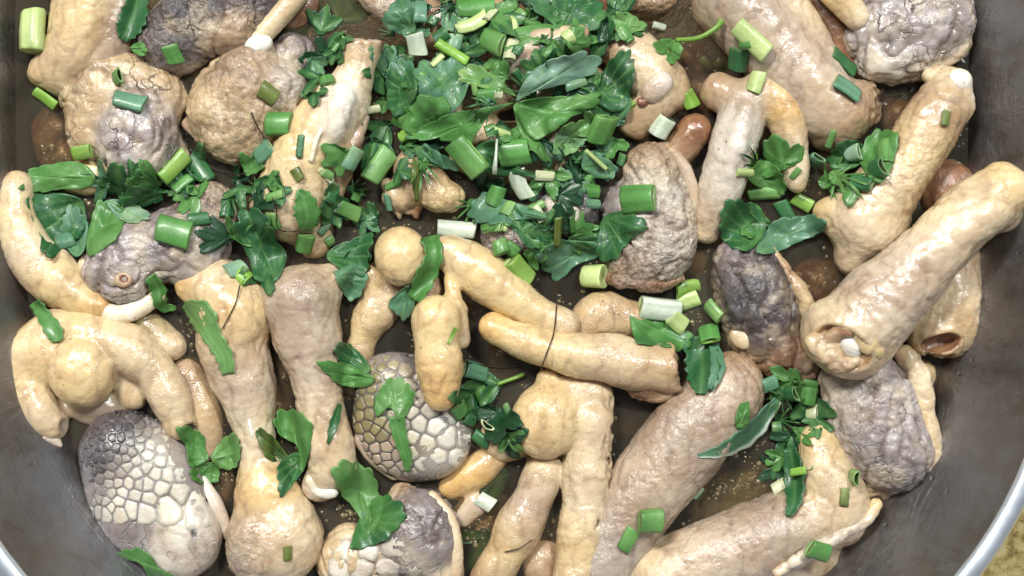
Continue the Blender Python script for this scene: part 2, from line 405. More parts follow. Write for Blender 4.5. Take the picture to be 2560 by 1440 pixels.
def broth_mat():
    m, nt, N, Lk, out = newmat('murky_broth')
    tc = N('ShaderNodeNewGeometry').outputs['Position']
    n1 = tex_noise(N, Lk, tc, 25, 4, .6, .6).outputs['Fac']; n2 = tex_noise(N, Lk, tc, 75, 3, .5, .5).outputs['Fac']
    tp = N('ShaderNodeBsdfTransparent'); tp.inputs[0].default_value = (.66, .57, .42, 1)
    df = N('ShaderNodeBsdfDiffuse'); Lk(mix(N, Lk, n1, (.075, .063, .042), (.175, .152, .108)), df.inputs[0])
    m1 = N('ShaderNodeMixShader'); Lk(ramp(N, Lk, n1, [(.3, (.16,)*3), (.7, (.36,)*3)]), m1.inputs[0]); Lk(tp.outputs[0], m1.inputs[1]); Lk(df.outputs[0], m1.inputs[2])
    gl = N('ShaderNodeBsdfGlossy'); gl.inputs['Roughness'].default_value = .09
    bp = N('ShaderNodeBump'); bp.inputs['Strength'].default_value = .5; bp.inputs['Distance'].default_value = .003; Lk(n2, bp.inputs['Height'])
    Lk(bp.outputs[0], gl.inputs['Normal'])
    fr = N('ShaderNodeFresnel'); fr.inputs[0].default_value = 1.36; Lk(bp.outputs[0], fr.inputs['Normal'])
    m2 = N('ShaderNodeMixShader'); Lk(fr.outputs[0], m2.inputs[0]); Lk(m1.outputs[0], m2.inputs[1]); Lk(gl.outputs[0], m2.inputs[2])
    Lk(m2.outputs[0], out.inputs[0]); return m
def plain(name, col, rough=.4, **kw):
    m, nt, N, Lk, out = newmat(name); b = N('ShaderNodeBsdfPrincipled')
    tc = N('ShaderNodeNewGeometry').outputs['Position']
    c = mix(N, Lk, ramp(N, Lk, tex_noise(N, Lk, tc, 300, 4).outputs['Fac'], [(.3, (.6,)*3), (.65, (0,)*3)]), tuple(lin(col)), (.7, .66, .6), 'MULTIPLY')
    Lk(c, b.inputs['Base Color']); b.inputs['Roughness'].default_value = rough
    for k, v in kw.items(): b.inputs[k.replace('_', ' ')].default_value = v
    Lk(b.outputs[0], out.inputs[0]); return m
HAIR = plain('dark_hair', (48, 32, 22), .4)
CLAW = plain('pale_claw', (226, 208, 192), .3)

# ------------------------------------------------------------------ the counter, the pan and the broth
def counter_mat():
    m, nt, N, Lk, out = newmat('speckled_counter'); b = N('ShaderNodeBsdfPrincipled')
    tc = N('ShaderNodeNewGeometry').outputs['Position']
    n = tex_noise(N, Lk, tc, 260, 5, .7).outputs['Fac']
    Lk(ramp(N, Lk, n, [(.35, lin((120, 96, 50))), (.5, lin((196, 172, 104))), (.68, lin((226, 210, 160)))]), b.inputs['Base Color'])
    b.inputs['Roughness'].default_value = .4; Lk(b.outputs[0], out.inputs[0]); return m
g = 6000; tag(mesh_obj('countertop', [(-g, -g, -300), (g, -g, -300), (g, g, -300), (-g, g, -300)], [(0, 1, 2, 3)], counter_mat(), smooth=False), 'yellow speckled counter below the steel pan', kind='structure')
CX, CY = -50.0, 590.0
def ring(a, b, n=3.0, seg=160, cx=CX, cy=CY):
    t = np.linspace(0, 2*np.pi, seg, endpoint=False); c, s_ = np.cos(t), np.sin(t)
    r = (np.abs(c)**n+np.abs(s_)**n)**(-1/n)
    return np.stack([cx+a*r*c, cy+b*r*s_], 1)
prof = [(1070, 1330, -262), (1100, 1360, -250), (1130, 1390, -215), (1160, 1415, -120), (1190, 1440, 0), (1235, 1485, 60), (1300, 1540, 150), (1351, 1575, 262), (1359, 1583, 282)]
def loft(rings, name, mat, parent, cap=False):
    V = []; F = []; n = 160
    for a, b, z in rings:
        # rings above the broth sit where the photograph shows them at their own height
        r = ring(a, b); V += [(x, y, z) for x, y in r]
    for k in range(len(rings)-1):
        for i in range(n): j = (i+1) % n; F.append((k*n+i, k*n+j, (k+1)*n+j, (k+1)*n+i))
    if cap: F.append(tuple(range(n))[::-1])
    return mesh_obj(name, V, F, mat, parent)
pan = empty('steel_pan', (CX*S, CY*S, -300*S)); tag(pan, 'large rounded stainless steel pan holding the broth and meat', 'pan')
inner = loft(prof, 'basin', STEEL, pan, True)
rim_p = [(1359+22*(1-math.cos(t)), 1583+22*(1-math.cos(t)), 282+16*math.sin(t)) for t in np.linspace(0, math.pi*1.4, 9)]
loft([rim_p[0][:2]+(281,)]+rim_p, 'rim', rim_mat(), pan)
loft([(1401, 1625, 275), (1350, 1590, 140), (1200, 1480, -60), (1150, 1430, -292), (20, 20, -295)], 'outer_wall', STEEL, pan)
BROTH = broth_mat()
r = ring(1191, 1441)
bm_v = []; bm_f = []; K = 14
for k in range(K):
    f = (k+1)/K; bm_v += [(CX+(x-CX)*f, CY+(y-CY)*f, 0 if k < K-1 else 2) for x, y in r]
bm_v.append((CX, CY, 0))
for k in range(K-1):
    for i in range(160): j = (i+1) % 160; bm_f.append((k*160+i, (k+1)*160+i, (k+1)*160+j, k*160+j))
for i in range(160): bm_f.append((i, (i+1) % 160, K*160))
tag(mesh_obj('broth', bm_v, bm_f, BROTH), 'murky brown broth pooled between the meat pieces', kind='structure')

# ------------------------------------------------------------------ meat
FOOT, LEG, HEAD = 'poultry foot', 'poultry leg', 'scaly meat'
def meat(name, label, cat, prims, parts=(), group=None, **kw):
    """parts: (part name, prims, options)"""
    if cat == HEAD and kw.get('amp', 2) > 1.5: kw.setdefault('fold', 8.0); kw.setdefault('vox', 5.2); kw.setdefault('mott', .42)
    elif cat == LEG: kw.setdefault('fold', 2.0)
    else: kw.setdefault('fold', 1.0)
    if not parts:
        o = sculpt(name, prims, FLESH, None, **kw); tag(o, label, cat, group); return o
    add = [q for q in prims if isinstance(q, (Ch, El))]
    lo = np.min([q.lo() for q in add], 0); hi = np.max([q.hi() for q in add], 0)
    e = empty(name, (np.array([(lo[0]+hi[0])/2, (lo[1]+hi[1])/2, lo[2]])*S).tolist()); tag(e, label, cat, group)
    sculpt('flesh', prims, FLESH, e, **kw)
    for pn, pp, op in parts:
        op = dict(op); mat = op.pop('mat', FLESH); op.setdefault('vox', 4.5); op.setdefault('amp', 1.2); sculpt(pn, pp, mat, e, **op)
    return e
gF, gL, gH = 'boiled poultry feet in the broth', 'boiled leg joints in the broth', 'boiled scaly grey meat pieces'

def clip_cells(pts, w):
    """Voronoi cells of pts (n,2) by half-plane clipping, radius-limited by w"""
    out = []
    for i, p in enumerate(pts):
        L = w[i]*1.0
        poly = [p+L*np.array([math.cos(a), math.sin(a)]) for a in np.linspace(0, 2*math.pi, 10, endpoint=False)]
        d = ((pts-p)**2).sum(1); nb = np.argsort(d)[1:12]
        for j in nb:
            m = (p+pts[j])/2; n = pts[j]-p; q = []
            for a in range(len(poly)):
                A, B = poly[a], poly[(a+1) % len(poly)]; da, db = (A-m)@n, (B-m)@n
                if da <= 0: q.append(A)
                if (da < 0) != (db < 0): q.append(A+(B-A)*da/(da-db))
            poly = q
            if len(poly) < 3: break
        out.append(poly)
    return out
def add_scales(parent, prims, cx, cy, rx, ry, yaw, sp, colf, keep=None, dome=4.0, gap=.86, zc=60, mincell=6):
    """scale plates laid on the body; sp(u,v) spacing in px, colf(u,v) colour; u,v in -1..1 over the ellipse"""
    a = math.radians(yaw); pts = []; w = []
    R = np.array([[math.cos(a), math.sin(a)], [-math.sin(a), math.cos(a)]])   # picture axes (y down)
    tries = 0
    while tries < 9000 and len(pts) < 290:
        tries += 1
        u, v = nrng.uniform(-1, 1, 2)
        if u*u+v*v > 1: continue
        if keep and not keep(u, v): continue
        q = np.array([u*rx, v*ry]); X = q[0]*math.cos(a)+q[1]*math.sin(a); Y = -q[0]*math.sin(a)+q[1]*math.cos(a)
        s = sp(u, v); p = np.array([X, Y])
        if all(((p-pp)**2).sum() > (.5*(s+ss))**2*.80 for pp, ss, _ in pts): pts.append((p, s, (u, v)))
    P2 = np.array([p for p, _, _ in pts])
    smp = nrng.uniform(-1, 1, (5000, 2)); smp = smp[(smp**2).sum(1) < 1]
    if keep: smp = np.array([q for q in smp if keep(*q)])
    dens = np.array([1/sp(*q)**2 for q in smp]); qx = smp*np.array([rx, ry])
    SX = np.stack([qx[:, 0]*math.cos(a)+qx[:, 1]*math.sin(a), -qx[:, 0]*math.sin(a)+qx[:, 1]*math.cos(a)], 1)
    for it in range(6):
        own = np.argmin(((SX[:, None]-P2[None])**2).sum(-1), 1)
        for k in range(len(P2)):
            mk = own == k
            if mk.sum() > 1: P2[k] = (SX[mk]*dens[mk, None]).sum(0)/dens[mk].sum()
    bk = np.stack([P2[:, 0]*math.cos(a)-P2[:, 1]*math.sin(a), P2[:, 0]*math.sin(a)+P2[:, 1]*math.cos(a)], 1)/np.array([rx, ry])
    pts = [(p, s, tuple(q)) for p, (_, s, _), q in zip(P2, pts, bk)]; w = np.array([s for _, s, _ in pts])*1.5
    for poly, p, s, (u, v) in zip(clip_cells(P2, w), P2, w, [q[2] for q in pts]):
        if len(poly) < 3: continue
        poly = np.array(poly); c = poly.mean(0)
        # round the corners
        m = len(poly); dense = []
        for k in range(m):
            A, B = poly[k], poly[(k+1) % m]; dense += [A*.86+B*.14, A*.14+B*.86] if np.linalg.norm(A-B) > 7 else [(A+B)/2]
        poly = np.array(dense); m = len(poly)
        rad = np.linalg.norm(poly-c, axis=1).mean(); gp = 1-1.1/rad
        rings_ = [(gp, -3.0), (gp*.95, dome*.75), (gp*.6, dome)]
        pts3 = []
        for f, h in rings_: pts3 += [(c+(q-c)*f).tolist()+[h] for q in poly]
        pts3.append([c[0], c[1], dome*1.1])
        A = np.array(pts3); Z = np.full(len(A), 260.0)
        xy = np.stack([P(cx, cy, zc)[0]+A[:, 0], P(cx, cy, zc)[1]-A[:, 1]], 1)
        for it in range(26):
            d = sdf(prims, np.concatenate([xy, Z[:, None]], 1)); Z = Z-np.clip(d, -6, 60)*.9
        for it in range(7):
            low = Z < -12
            if not low.any(): break
            cc0 = P(cx, cy, zc)[:2]; xy[low] = xy[low]+(cc0-xy[low])*.055; Z[low] = 260.0
            for _ in range(24):
                d = sdf(prims, np.concatenate([xy[low], Z[low][:, None]], 1)); Z[low] = Z[low]-np.clip(d, -6, 60)*.9
        if Z.min() < -45 or Z.max()-Z.min() > 170: continue
        V = np.concatenate([xy, (Z+A[:, 2])[:, None]], 1)
        F = []
        for k in range(2):
            for i in range(m): j = (i+1) % m; F.append((k*m+i, (k+1)*m+i, (k+1)*m+j, k*m+j))
        for i in range(m): F.append((2*m+i, 3*m, 2*m+(i+1) % m))
        col = np.array(colf(u, v))*(1+.10*nrng.randn())
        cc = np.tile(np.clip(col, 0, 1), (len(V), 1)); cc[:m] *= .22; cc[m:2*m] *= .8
        splat(V, 0)
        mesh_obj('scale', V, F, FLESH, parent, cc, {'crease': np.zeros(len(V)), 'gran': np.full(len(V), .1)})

# --- A upper-left leg
meat('drumstick', 'yellow and mauve leg stump at the top left corner', LEG,
     [Ch([(225,-90,10,88),(215,40,14,86),(190,140,10,80)], ['Y','Y','BG']), Ch([(290,-60,0,60),(285,60,5,62),(265,150,0,60)], ['PK','MV','MV']),
      El(150,190,5,80,50,55,-35,'BG',k=30), El(115,185,5,42,30,34,10,'Y'), Cut(255,262,0,(.25,-1,-.1),'PK')], group=gL, wr=1.2)
# --- B
meat('scaly_meat_piece', 'round beige scaly piece with a shiny mauve muzzle, upper left', HEAD,
     [El(300,245,10,155,112,80,-8,'BG',crease=.9,gran=.2), El(345,335,48,100,122,74,-10,'LI',k=8,crease=.7), El(250,330,5,85,80,70,0,'BG',crease=.4), El(350,400,40,48,50,40,0,'GL',crease=.5),
      El(420,240,0,40,75,60,8,'BG',crease=1), El(430,380,-5,45,50,35,20,'CR')], [('scute', [El(335,305,104,44,52,16,15,'LI',gran=.3)], {'amp': 2.5})], group=gH, wr=2.2, amp=4)
# --- C
Cp = [El(540,45,15,215,100,85,24,'GD',crease=1,gran=.8), El(575,75,62,75,52,44,30,'TN',k=20,crease=.9), El(430,110,15,90,75,65,-30,'GY',crease=1,gran=.5), El(480,10,70,110,40,30,20,'GD',gran=1,crease=1)]
meat('scaly_meat_piece', 'dark wrinkled grey piece with a pale lip, at the top edge left of centre', HEAD, Cp,
     [('lip', [Ch([(540,165,45,16),(620,118,55,24),(690,50,55,26),(750,-20,50,28)], ['BG','SK','BG'])], {})], group=gH, wr=3, amp=4)
# --- AQ
meat('scaly_meat_piece', 'small grey knob of meat behind the beak-like ball, half sunk', HEAD, [El(735,135,-5,55,50,50,0,'GY',gran=.5), El(690,190,10,60,60,50,0,'GL')], group=gH)
# --- D
meat('scaly_meat_piece', 'ball of crinkled tan skin rising to a white bone tip, top left of centre', HEAD,
     [El(605,275,15,138,132,92,15,'BG',gran=.5,crease=.3), Ch([(620,210,25,95),(638,150,35,52),(650,118,40,28)], ['TN','MV','MV'],gran=.4), El(700,225,35,70,75,60,0,'GL',gran=.4,crease=.3), El(600,360,0,90,50,60,-20,'SK'), Ch([(470,312,20,18),(510,320,15,30)],['PK'])],
     [('bone_tip', [El(645,112,72,34,22,18,20,'WH')], {'amp': 3})], group=gH, wr=2.5, amp=4, fold=5)
# --- E
meat('drumstick', 'pale yellow leg with a flat cut upper knob, running down left of the herb heap', LEG,
     [Ch([(905,100,60,50),(893,175,62,46),(868,232,58,58),(820,300,55,80),(765,400,45,88),(730,500,30,98)], ['TN','SK','CR','Y','Y','SK']),
      El(690,540,10,90,48,50,-30,'SK',k=30), El(775,560,-5,58,90,55,12,'BG',k=24), El(838,285,104,44,86,44,-22,'WH',k=8), Ch([(885,280,60,30),(860,380,52,38),(815,480,32,44)],['PK','BR','BG'],k=8),
      Cut(903,100,60,(.05,1,.15),'PK')],
     [('sinew', [Ch([(862,250,112,7),(800,330,132,8),(778,400,134,7)], ['WH','CR'])], {'amp': 2}), ('torn_skin', [Ch([(905,300,62,12),(885,360,74,15),(868,400,70,11),(850,440,74,8)], ['PK','BR','SK'])], {'amp': 5, 'fold': 3})], group=gL, wr=1.5, amp=3.5)
# --- yellow stub
meat('drumstick', 'small yellow stump showing below the shiny muzzle, at the left herbs', LEG, [El(230,440,-5,85,48,50,10,'Y')], group=gL)
# --- F
meat('foot_piece', 'long curled yellow toe hugging the left wall of the pan', FOOT,
     [Ch([(45,470,10,44),(42,540,20,50),(80,640,22,62),(140,705,22,62)], ['SK','Y','CR','Y']), Ch([(150,700,25,52),(200,745,28,44),(245,765,28,37)], ['Y','Y','YO'],k=8), El(150,670,15,42,60,40,30,'SK')], group=gF)
# --- G
meat('scaly_meat_piece', 'mauve grey lump with a sore spot, between the curled toe and the left herbs', HEAD,
     [El(320,660,25,112,92,80,30,'LI',crease=.45,gran=.3), El(455,610,25,125,100,82,10,'GY',crease=.2,gran=.3), El(530,530,15,85,70,70,-20,'MV',gran=1), El(480,640,40,80,70,60,-60,'GL'), El(250,690,0,60,70,50,0,'TN')],
     [('lip', [Ch([(215,660,20,20),(225,745,25,24),(290,785,35,24),(350,770,40,22),(395,740,40,20)], ['SK','CR','WH','CR'])], {}),
      ('sore_spot', [El(308,698,98,24,20,8,0,'TN'), Hole(El(308,698,106,10,9,8,0,'TN'),'RD')], {'vox': 3})], group=gH, wr=2.6, amp=4)
# --- AI
meat('foot_piece', 'two small pale toe knobs sunk in broth above the splayed foot', FOOT, [Ch([(365,800,-5,34),(420,860,0,40)], ['OL','BG']), El(430,870,10,32,26,26,0,'CR')], group=gF)
# --- AJ
meat('foot_piece', 'brownish sunken toe behind the splayed foot, beside the long left leg', FOOT, [Ch([(470,940,-25,50),(510,1040,-20,52),(520,1120,-22,45)], ['TN','BG','TN'])], group=gF)
# --- H
meat('foot_piece', 'splayed yellow foot with a round palm pad and stubby toes, lower left', FOOT,
     [El(130,880,20,112,92,62,20,'Y'), El(170,830,20,90,60,50,0,'SK'), El(205,928,62,86,90,66,0,'Y',k=8), Ch([(75,880,22,50),(62,950,24,50),(95,1020,26,52),(128,1062,26,42)], ['SK','Y','SK','SK'],k=7), Hole(El(172,1068,40,18,24,30,20,'TN'),'PK'),
      Ch([(210,835,25,60),(300,865,35,62),(385,925,38,54),(435,1020,38,46),(450,1060,35,38)], ['Y','SK','SK','BG'],pads=3,amp=.07,k=9), Ch([(310,930,5,42),(335,990,5,38)], ['SK','BG']),
      El(240,1015,-10,85,50,40,-10,'PK'), Hole(El(468,1075,50,20,14,30,40,'TN'),'PK')],
     [('claw', [Ch([(122,1085,35,22),(150,1112,30,7)], ['WH'])], {'vox': 3, 'mat': CLAW, 'amp': 0.5})], group=gF)
# --- I scaly big
Ip = [El(365,1225,18,205,145,88,-66,'GY',crease=.4), El(300,1130,20,100,100,78,0,'GD'), El(455,1340,22,100,110,82,0,'GW',crease=.8), El(420,1180,20,60,110,70,20,'GL'), El(420,1300,70,74,36,30,-30,'GW',k=8,crease=.5), Hole(El(485,1335,104,10,20,14,20,'GD'),'GD'), Hole(El(378,1262,112,12,5,8,-20,'GD'),'GD')]
hI = meat('scaly_meat_piece', 'large oval piece with a honeycomb of grey scales at the lower left', HEAD, Ip,
     [('mouth_flap', [Ch([(505,1200,15,14),(535,1255,20,20),(560,1310,15,16),(568,1340,8,10)], ['WH','GW','CR'])], {})], group=gH, amp=1.2, wr=1.2, fine=.5)
def colI(u, v):
    t = np.clip((u+.95)/.55+.35*abs(v)*0, 0, 1); d = np.clip((u+.45)*2.2+(-v)*.9+.3, 0, 1)
    return PAL['GD']*.75*(1-d)+PAL['GW']*d
add_scales(hI, Ip, 358, 1215, 215, 155, -66, lambda u, v: (20+34*np.clip(u+.25+(v*-.6), 0, 1.4)**1.4), colI, keep=lambda u, v: u < .30-.25*v , dome=1.8)
# --- J
meat('drumstick', 'long leg with an orange knuckle on top and a big joint at the bottom edge', LEG,
     [El(490,715,40,52,58,48,30,'YO'), Ch([(545,720,30,78),(590,790,38,92),(585,860,36,88),(615,960,32,74),(635,1060,28,56),(645,1140,26,50),(660,1210,28,66)], ['SK','Y','SK','PK','CR','CR','Y']),
      El(615,760,35,55,75,52,-10,'SK'), El(690,1345,30,118,125,92,0,'SK',k=40), El(640,1370,60,70,80,56,0,'MV',gran=.9,crease=.4), El(670,1240,45,74,70,55,0,'YO',k=30), Ch([(535,860,25,40),(560,960,22,34)],['SK'])],
     [('sinew', [Ch([(612,1000,86,8),(626,1060,76,10),(636,1120,66,8)], ['GW','WH','CR'])], {'amp': 2})], group=gL, wr=1.3, amp=3.5)
# --- K
meat('drumstick', 'club-shaped leg with a brown patch on its round top, left of centre', LEG,
     [El(752,740,45,96,78,70,0,'SK'), Ch([(752,760,46,94),(765,840,44,86),(790,930,40,66),(800,1020,38,60),(825,1110,38,62),(830,1160,36,60)], ['MV','PK','PK','CR','SK','SK'],rip=(26,5,.12,.6)), El(745,735,92,56,44,32,0,'MV',gran=1), El(820,700,30,45,40,44,0,'SK'),
      El(800,1210,22,46,42,40,0,'PK')],
     [('bone_end', [El(812,1226,48,34,20,18,-10,'WH'), El(780,1200,52,18,16,14,0,'SK')], {'amp': 2.5}),
], group=gL, wr=1.4, amp=3)
# --- AK
meat('foot_piece', 'knobbly pale yellow toe half sunk left of the upright finger', FOOT, [Ch([(935,690,5,32),(940,760,0,44),(915,830,-5,40),(895,890,-10,34)], ['Y','BG','Y','TN'],pads=2,amp=.1), Ch([(980,730,0,40),(960,790,-5,34)],['SK'])], group=gF)
# --- M
meat('foot_piece', 'bright yellow foot with a round pad and an upright orange finger, centre of the pan', FOOT,
     [El(1003,640,70,66,76,60,10,'Y'), Ch([(1070,640,55,30),(1130,630,55,42)], ['Y']), Ch([(1120,630,55,40),(1200,680,58,66),(1265,730,55,52),(1345,785,50,44),(1410,810,45,38)], ['BG','Y','Y','Y','SK'],k=7,pads=2,amp=.05),
      Ch([(1090,800,110,58),(1095,870,115,56),(1100,940,112,55),(1102,985,108,40)], ['Y','Y','YO','YO'],pads=2,amp=.035,k=5,rip=(12,2.5,.3,.9)), Ch([(1125,700,80,14),(1135,760,90,22)], ['YO','Y']), El(1060,730,30,50,60,40,0,'TN'), Ch([(1150,780,80,18),(1155,850,70,22)],['SK'])], group=gF, amp=2)
# --- AL
meat('foot_piece', 'round beige pad sunk behind the torn toe, below the pale scallion disc', FOOT, [El(1500,790,5,75,60,55,20,'BG'), El(1570,800,-5,60,50,50,0,'BG'), El(1430,840,0,60,40,40,-20,'SK')], group=gF)
# --- N
meat('foot_piece', 'severed yellow toe with a torn brown end pointing right, right of centre', FOOT,
     [Ch([(1232,818,75,34),(1300,850,78,42),(1400,880,78,50),(1500,895,72,58),(1600,915,62,62),(1680,920,55,60)], ['YO','Y','Y','SK','BG','BG'],pads=4,amp=.04), Cut(1688,915,50,(1,.1,.1),'TN',8), El(1530,870,75,50,34,40,0,'SK')],
     [('torn_flesh', [El(1625,965,55,60,24,26,10,'BR',gran=1), El(1650,945,78,30,18,20,0,'RD',gran=1), Ch([(1590,985,45,10),(1655,988,48,14),(1692,960,50,8)], ['TN','SK','CR'])], {'amp': 5, 'wr': 3})], group=gF)
# --- L
Lp = [El(1030,1045,5,150,158,86,0,'GD'), El(980,960,10,90,80,70,0,'GY'), El(1085,1100,10,90,95,74,0,'GL')]
hL = meat('scaly_meat_piece', 'white plated scaly piece with black joints, under the upright orange finger', HEAD, Lp, [('lip', [Ch([(900,1100,25,18),(940,1145,20,22),(985,1180,10,20)],['MV','PK','SK'])], {})], group=gH, amp=1)
def colL(u, v):
    d = np.clip(u*1.2+.6, 0, 1); return PAL['OL']*.9*(1-d)+PAL['GW']*1.08*d if v < .3 or u > -.1 else PAL['MV']
add_scales(hL, Lp, 1028, 1045, 168, 176, 0, lambda u, v: 25+26*np.clip(u+.35, 0, 1), colL, dome=2, gap=.88)
# --- AH
Hp = [El(1045,1335,25,102,110,84,0,'GY',crease=.5,gran=.2), El(900,1400,5,110,95,75,10,'BG'), El(1100,1420,5,60,90,60,0,'CR',crease=.3), El(1005,1245,10,34,38,30,0,'BG')]
hH = meat('scaly_meat_piece', 'glossy slate-grey lump with cream plates on its left, at the bottom edge', HEAD, Hp, [('skin_rim', [Ch([(1080,1240,50,12),(1125,1300,55,16),(1140,1380,50,18),(1135,1460,40,18)], ['SK','CR','BG'])], {})], group=gH, wr=2, amp=3)
add_scales(hH, Hp, 885, 1400, 120, 100, 10, lambda u, v: 54, lambda u, v: PAL['GW'], dome=4, gap=.9)
# --- AN
meat('foot_piece', 'orange-brown sunken toe just right of the white plated piece', FOOT, [Ch([(1130,1215,-22,36),(1190,1180,-15,44),(1250,1130,-18,36)], ['YO','YO','TN']), Ch([(1160,1290,-25,32),(1190,1260,-20,34)],['PK'])], group=gF)
meat('foot_piece', 'brown sunken piece at the bottom edge between the two hanging toes', FOOT, [El(1360,1410,-25,60,70,55,0,'TN')], group=gF)
# --- O
meat('foot_piece', 'foot with a smooth yellow ball pad and two long toes hanging to the bottom edge', FOOT,
     [El(1368,1050,62,84,92,66,0,'Y'), Ch([(1368,950,45,30),(1375,1000,50,50)], ['Y']), El(1460,990,35,78,62,50,-20,'SK'), El(1362,1052,64,84,90,64,0,'Y',k=9), Ch([(1475,1050,38,60),(1470,1160,40,62),(1462,1260,40,58),(1452,1360,40,62),(1440,1470,40,60)], ['SK','SK','CR','Y','SK'],pads=3,amp=.045,k=7,rip=(24,3,.1,1)),
      Ch([(1360,1180,15,48),(1320,1270,18,56),(1275,1360,18,54),(1225,1450,10,50)], ['SK','PK','Y','TN'],pads=2,amp=.07,k=10), El(1265,1095,0,66,62,50,0,'BG'), Cut(1540,1000,40,(1,-.12,.1),'SK',12)], group=gF, amp=2.4)
# --- P
meat('drumstick', 'thick pinkish grey leg with a tan rounded top, right of the hanging toes', LEG,
     [El(1825,960,25,82,84,66,30,'TN',gran=.5), Ch([(1810,990,20,92),(1720,1090,15,106),(1640,1190,10,104),(1570,1290,5,98),(1510,1390,0,98),(1470,1480,0,96)], ['PK','MV','PK','MV','GL','MV'],gran=.22), El(1740,1150,0,60,50,50,40,'PK')], group=gL, wr=1.2, amp=3)
# --- Q
meat('drumstick', 'broad speckled leg with an upright toe at its right end, bottom right', LEG,
     [Ch([(2045,1110,34,50),(2066,1180,34,68),(2085,1250,28,84)], ['Y','SK','SK']), Ch([(2080,1280,15,92),(1950,1330,15,98),(1800,1390,12,100),(1650,1450,10,96)], ['SK','MV','PK','SK'],gran=.28), El(2045,1400,0,60,56,50,0,'BG'), El(1960,1420,0,90,60,60,0,'PK')],
     [('skin_edge', [Ch([(2190,1262,62,13),(2168,1298,70,17),(2088,1345,96,18),(2005,1392,104,16),(1938,1432,100,12)], ['Y','PK','GW','CR'])], {'amp': 4, 'fold': 4})], group=gL, wr=1.2, amp=3)
# --- R
meat('scaly_meat_piece', 'shiny mauve grey lump with a cream lip on its right, against the lower right wall', HEAD,
     [El(2190,1045,25,182,122,88,-68,'LI',crease=.7,gran=.35), El(2240,1130,34,92,90,78,0,'GY',crease=.4,gran=.35), El(2130,1010,20,70,120,70,15,'CM',k=10), El(2110,960,15,62,62,60,0,'GL'), El(2100,1100,-5,60,70,40,0,'BG'), El(2180,1220,-8,80,34,34,5,'TN')],
     [('lip', [Ch([(2262,885,48,26),(2300,950,50,30),(2312,1050,50,28),(2330,1130,46,24),(2325,1185,40,26)], ['BG','CR','BG','SK','PK'])], {'amp': 5, 'fold': 5})], group=gH, wr=2.4, amp=3.5)
meat('foot_piece', 'little yellow knob beside the right wall, below the hollow bone end', FOOT, [El(2310,935,-5,30,40,30,0,'Y')], group=gF)
# --- Z
meat('scaly_meat_piece', 'dark slate piece with sparkling skin and a beige rim, left of the big crossing leg', HEAD,
     [El(1890,745,22,150,102,80,-72,'GD',crease=.6,gran=.5), El(1850,650,25,68,50,60,0,'GY',gran=.4), El(1940,850,5,130,78,64,-55,'BR',gran=.3), El(1830,700,0,40,85,54,-5,'BG'), El(1870,850,10,45,65,40,30,'BG'), El(1990,910,0,60,50,50,0,'MV')],
     [('skin_edge', [Ch([(1930,630,45,12),(1975,690,50,16),(2010,750,45,22),(2020,800,30,18)], ['BG','TN','BG','BG'])], {'amp': 5, 'fold': 4}), ('cartilage', [El(1855,845,52,34,26,16,-30,'SK')], {})], group=gH, wr=2.5, amp=4)
# --- AA
meat('drumstick', 'short leg stump with a ragged hollow end, tucked beneath the big crossing leg', LEG,
     [Ch([(2400,650,10,58),(2375,740,15,80),(2345,820,15,88)], ['TN','SK','BG']), El(2395,800,25,42,46,44,0,'SK'), Hole(El(2352,862,96,52,24,52,15,'BR'),'BR'), Cut(2330,888,10,(-.1,-1,0),'TN',10)], group=gL, wr=2, amp=4)
meat('drumstick', 'dark brown chunk in shade behind the big crossing leg', LEG, [El(2370,480,-10,75,85,60,20,'BR'), El(2330,450,-10,50,50,40,0,'BR')], group=gL, wr=2)
# --- T
meat('drumstick', 'leg with a white cartilage knob at the top right and a wide flared lower end', LEG,
     [Ch([(2375,225,70,54),(2340,290,72,72),(2270,400,70,72),(2210,480,62,84),(2165,550,50,92)], ['SK','TN','Y','SK','CR'],rip=(34,3,.2,.9)), El(2078,540,34,46,40,42,-40,'Y',k=46), El(2128,650,26,38,40,40,0,'SK',k=46), El(2205,560,24,60,64,46,0,'SK',k=40), Cut(2040,610,30,(-.86,-.5,0),'SK',3), Ch([(2330,350,115,24),(2270,440,118,24),(2200,530,105,26)],['CR','CR','Y'],gran=1), El(2395,270,72,40,34,40,0,'SK')],
     [('cartilage', [El(2395,205,92,34,34,34,0,'WH'), El(2418,250,86,18,22,22,0,'PK')], {}), ('spur', [Ch([(2325,190,60,20),(2345,182,64,12)], ['SK'])], {})], group=gL, wr=1.3, amp=3)
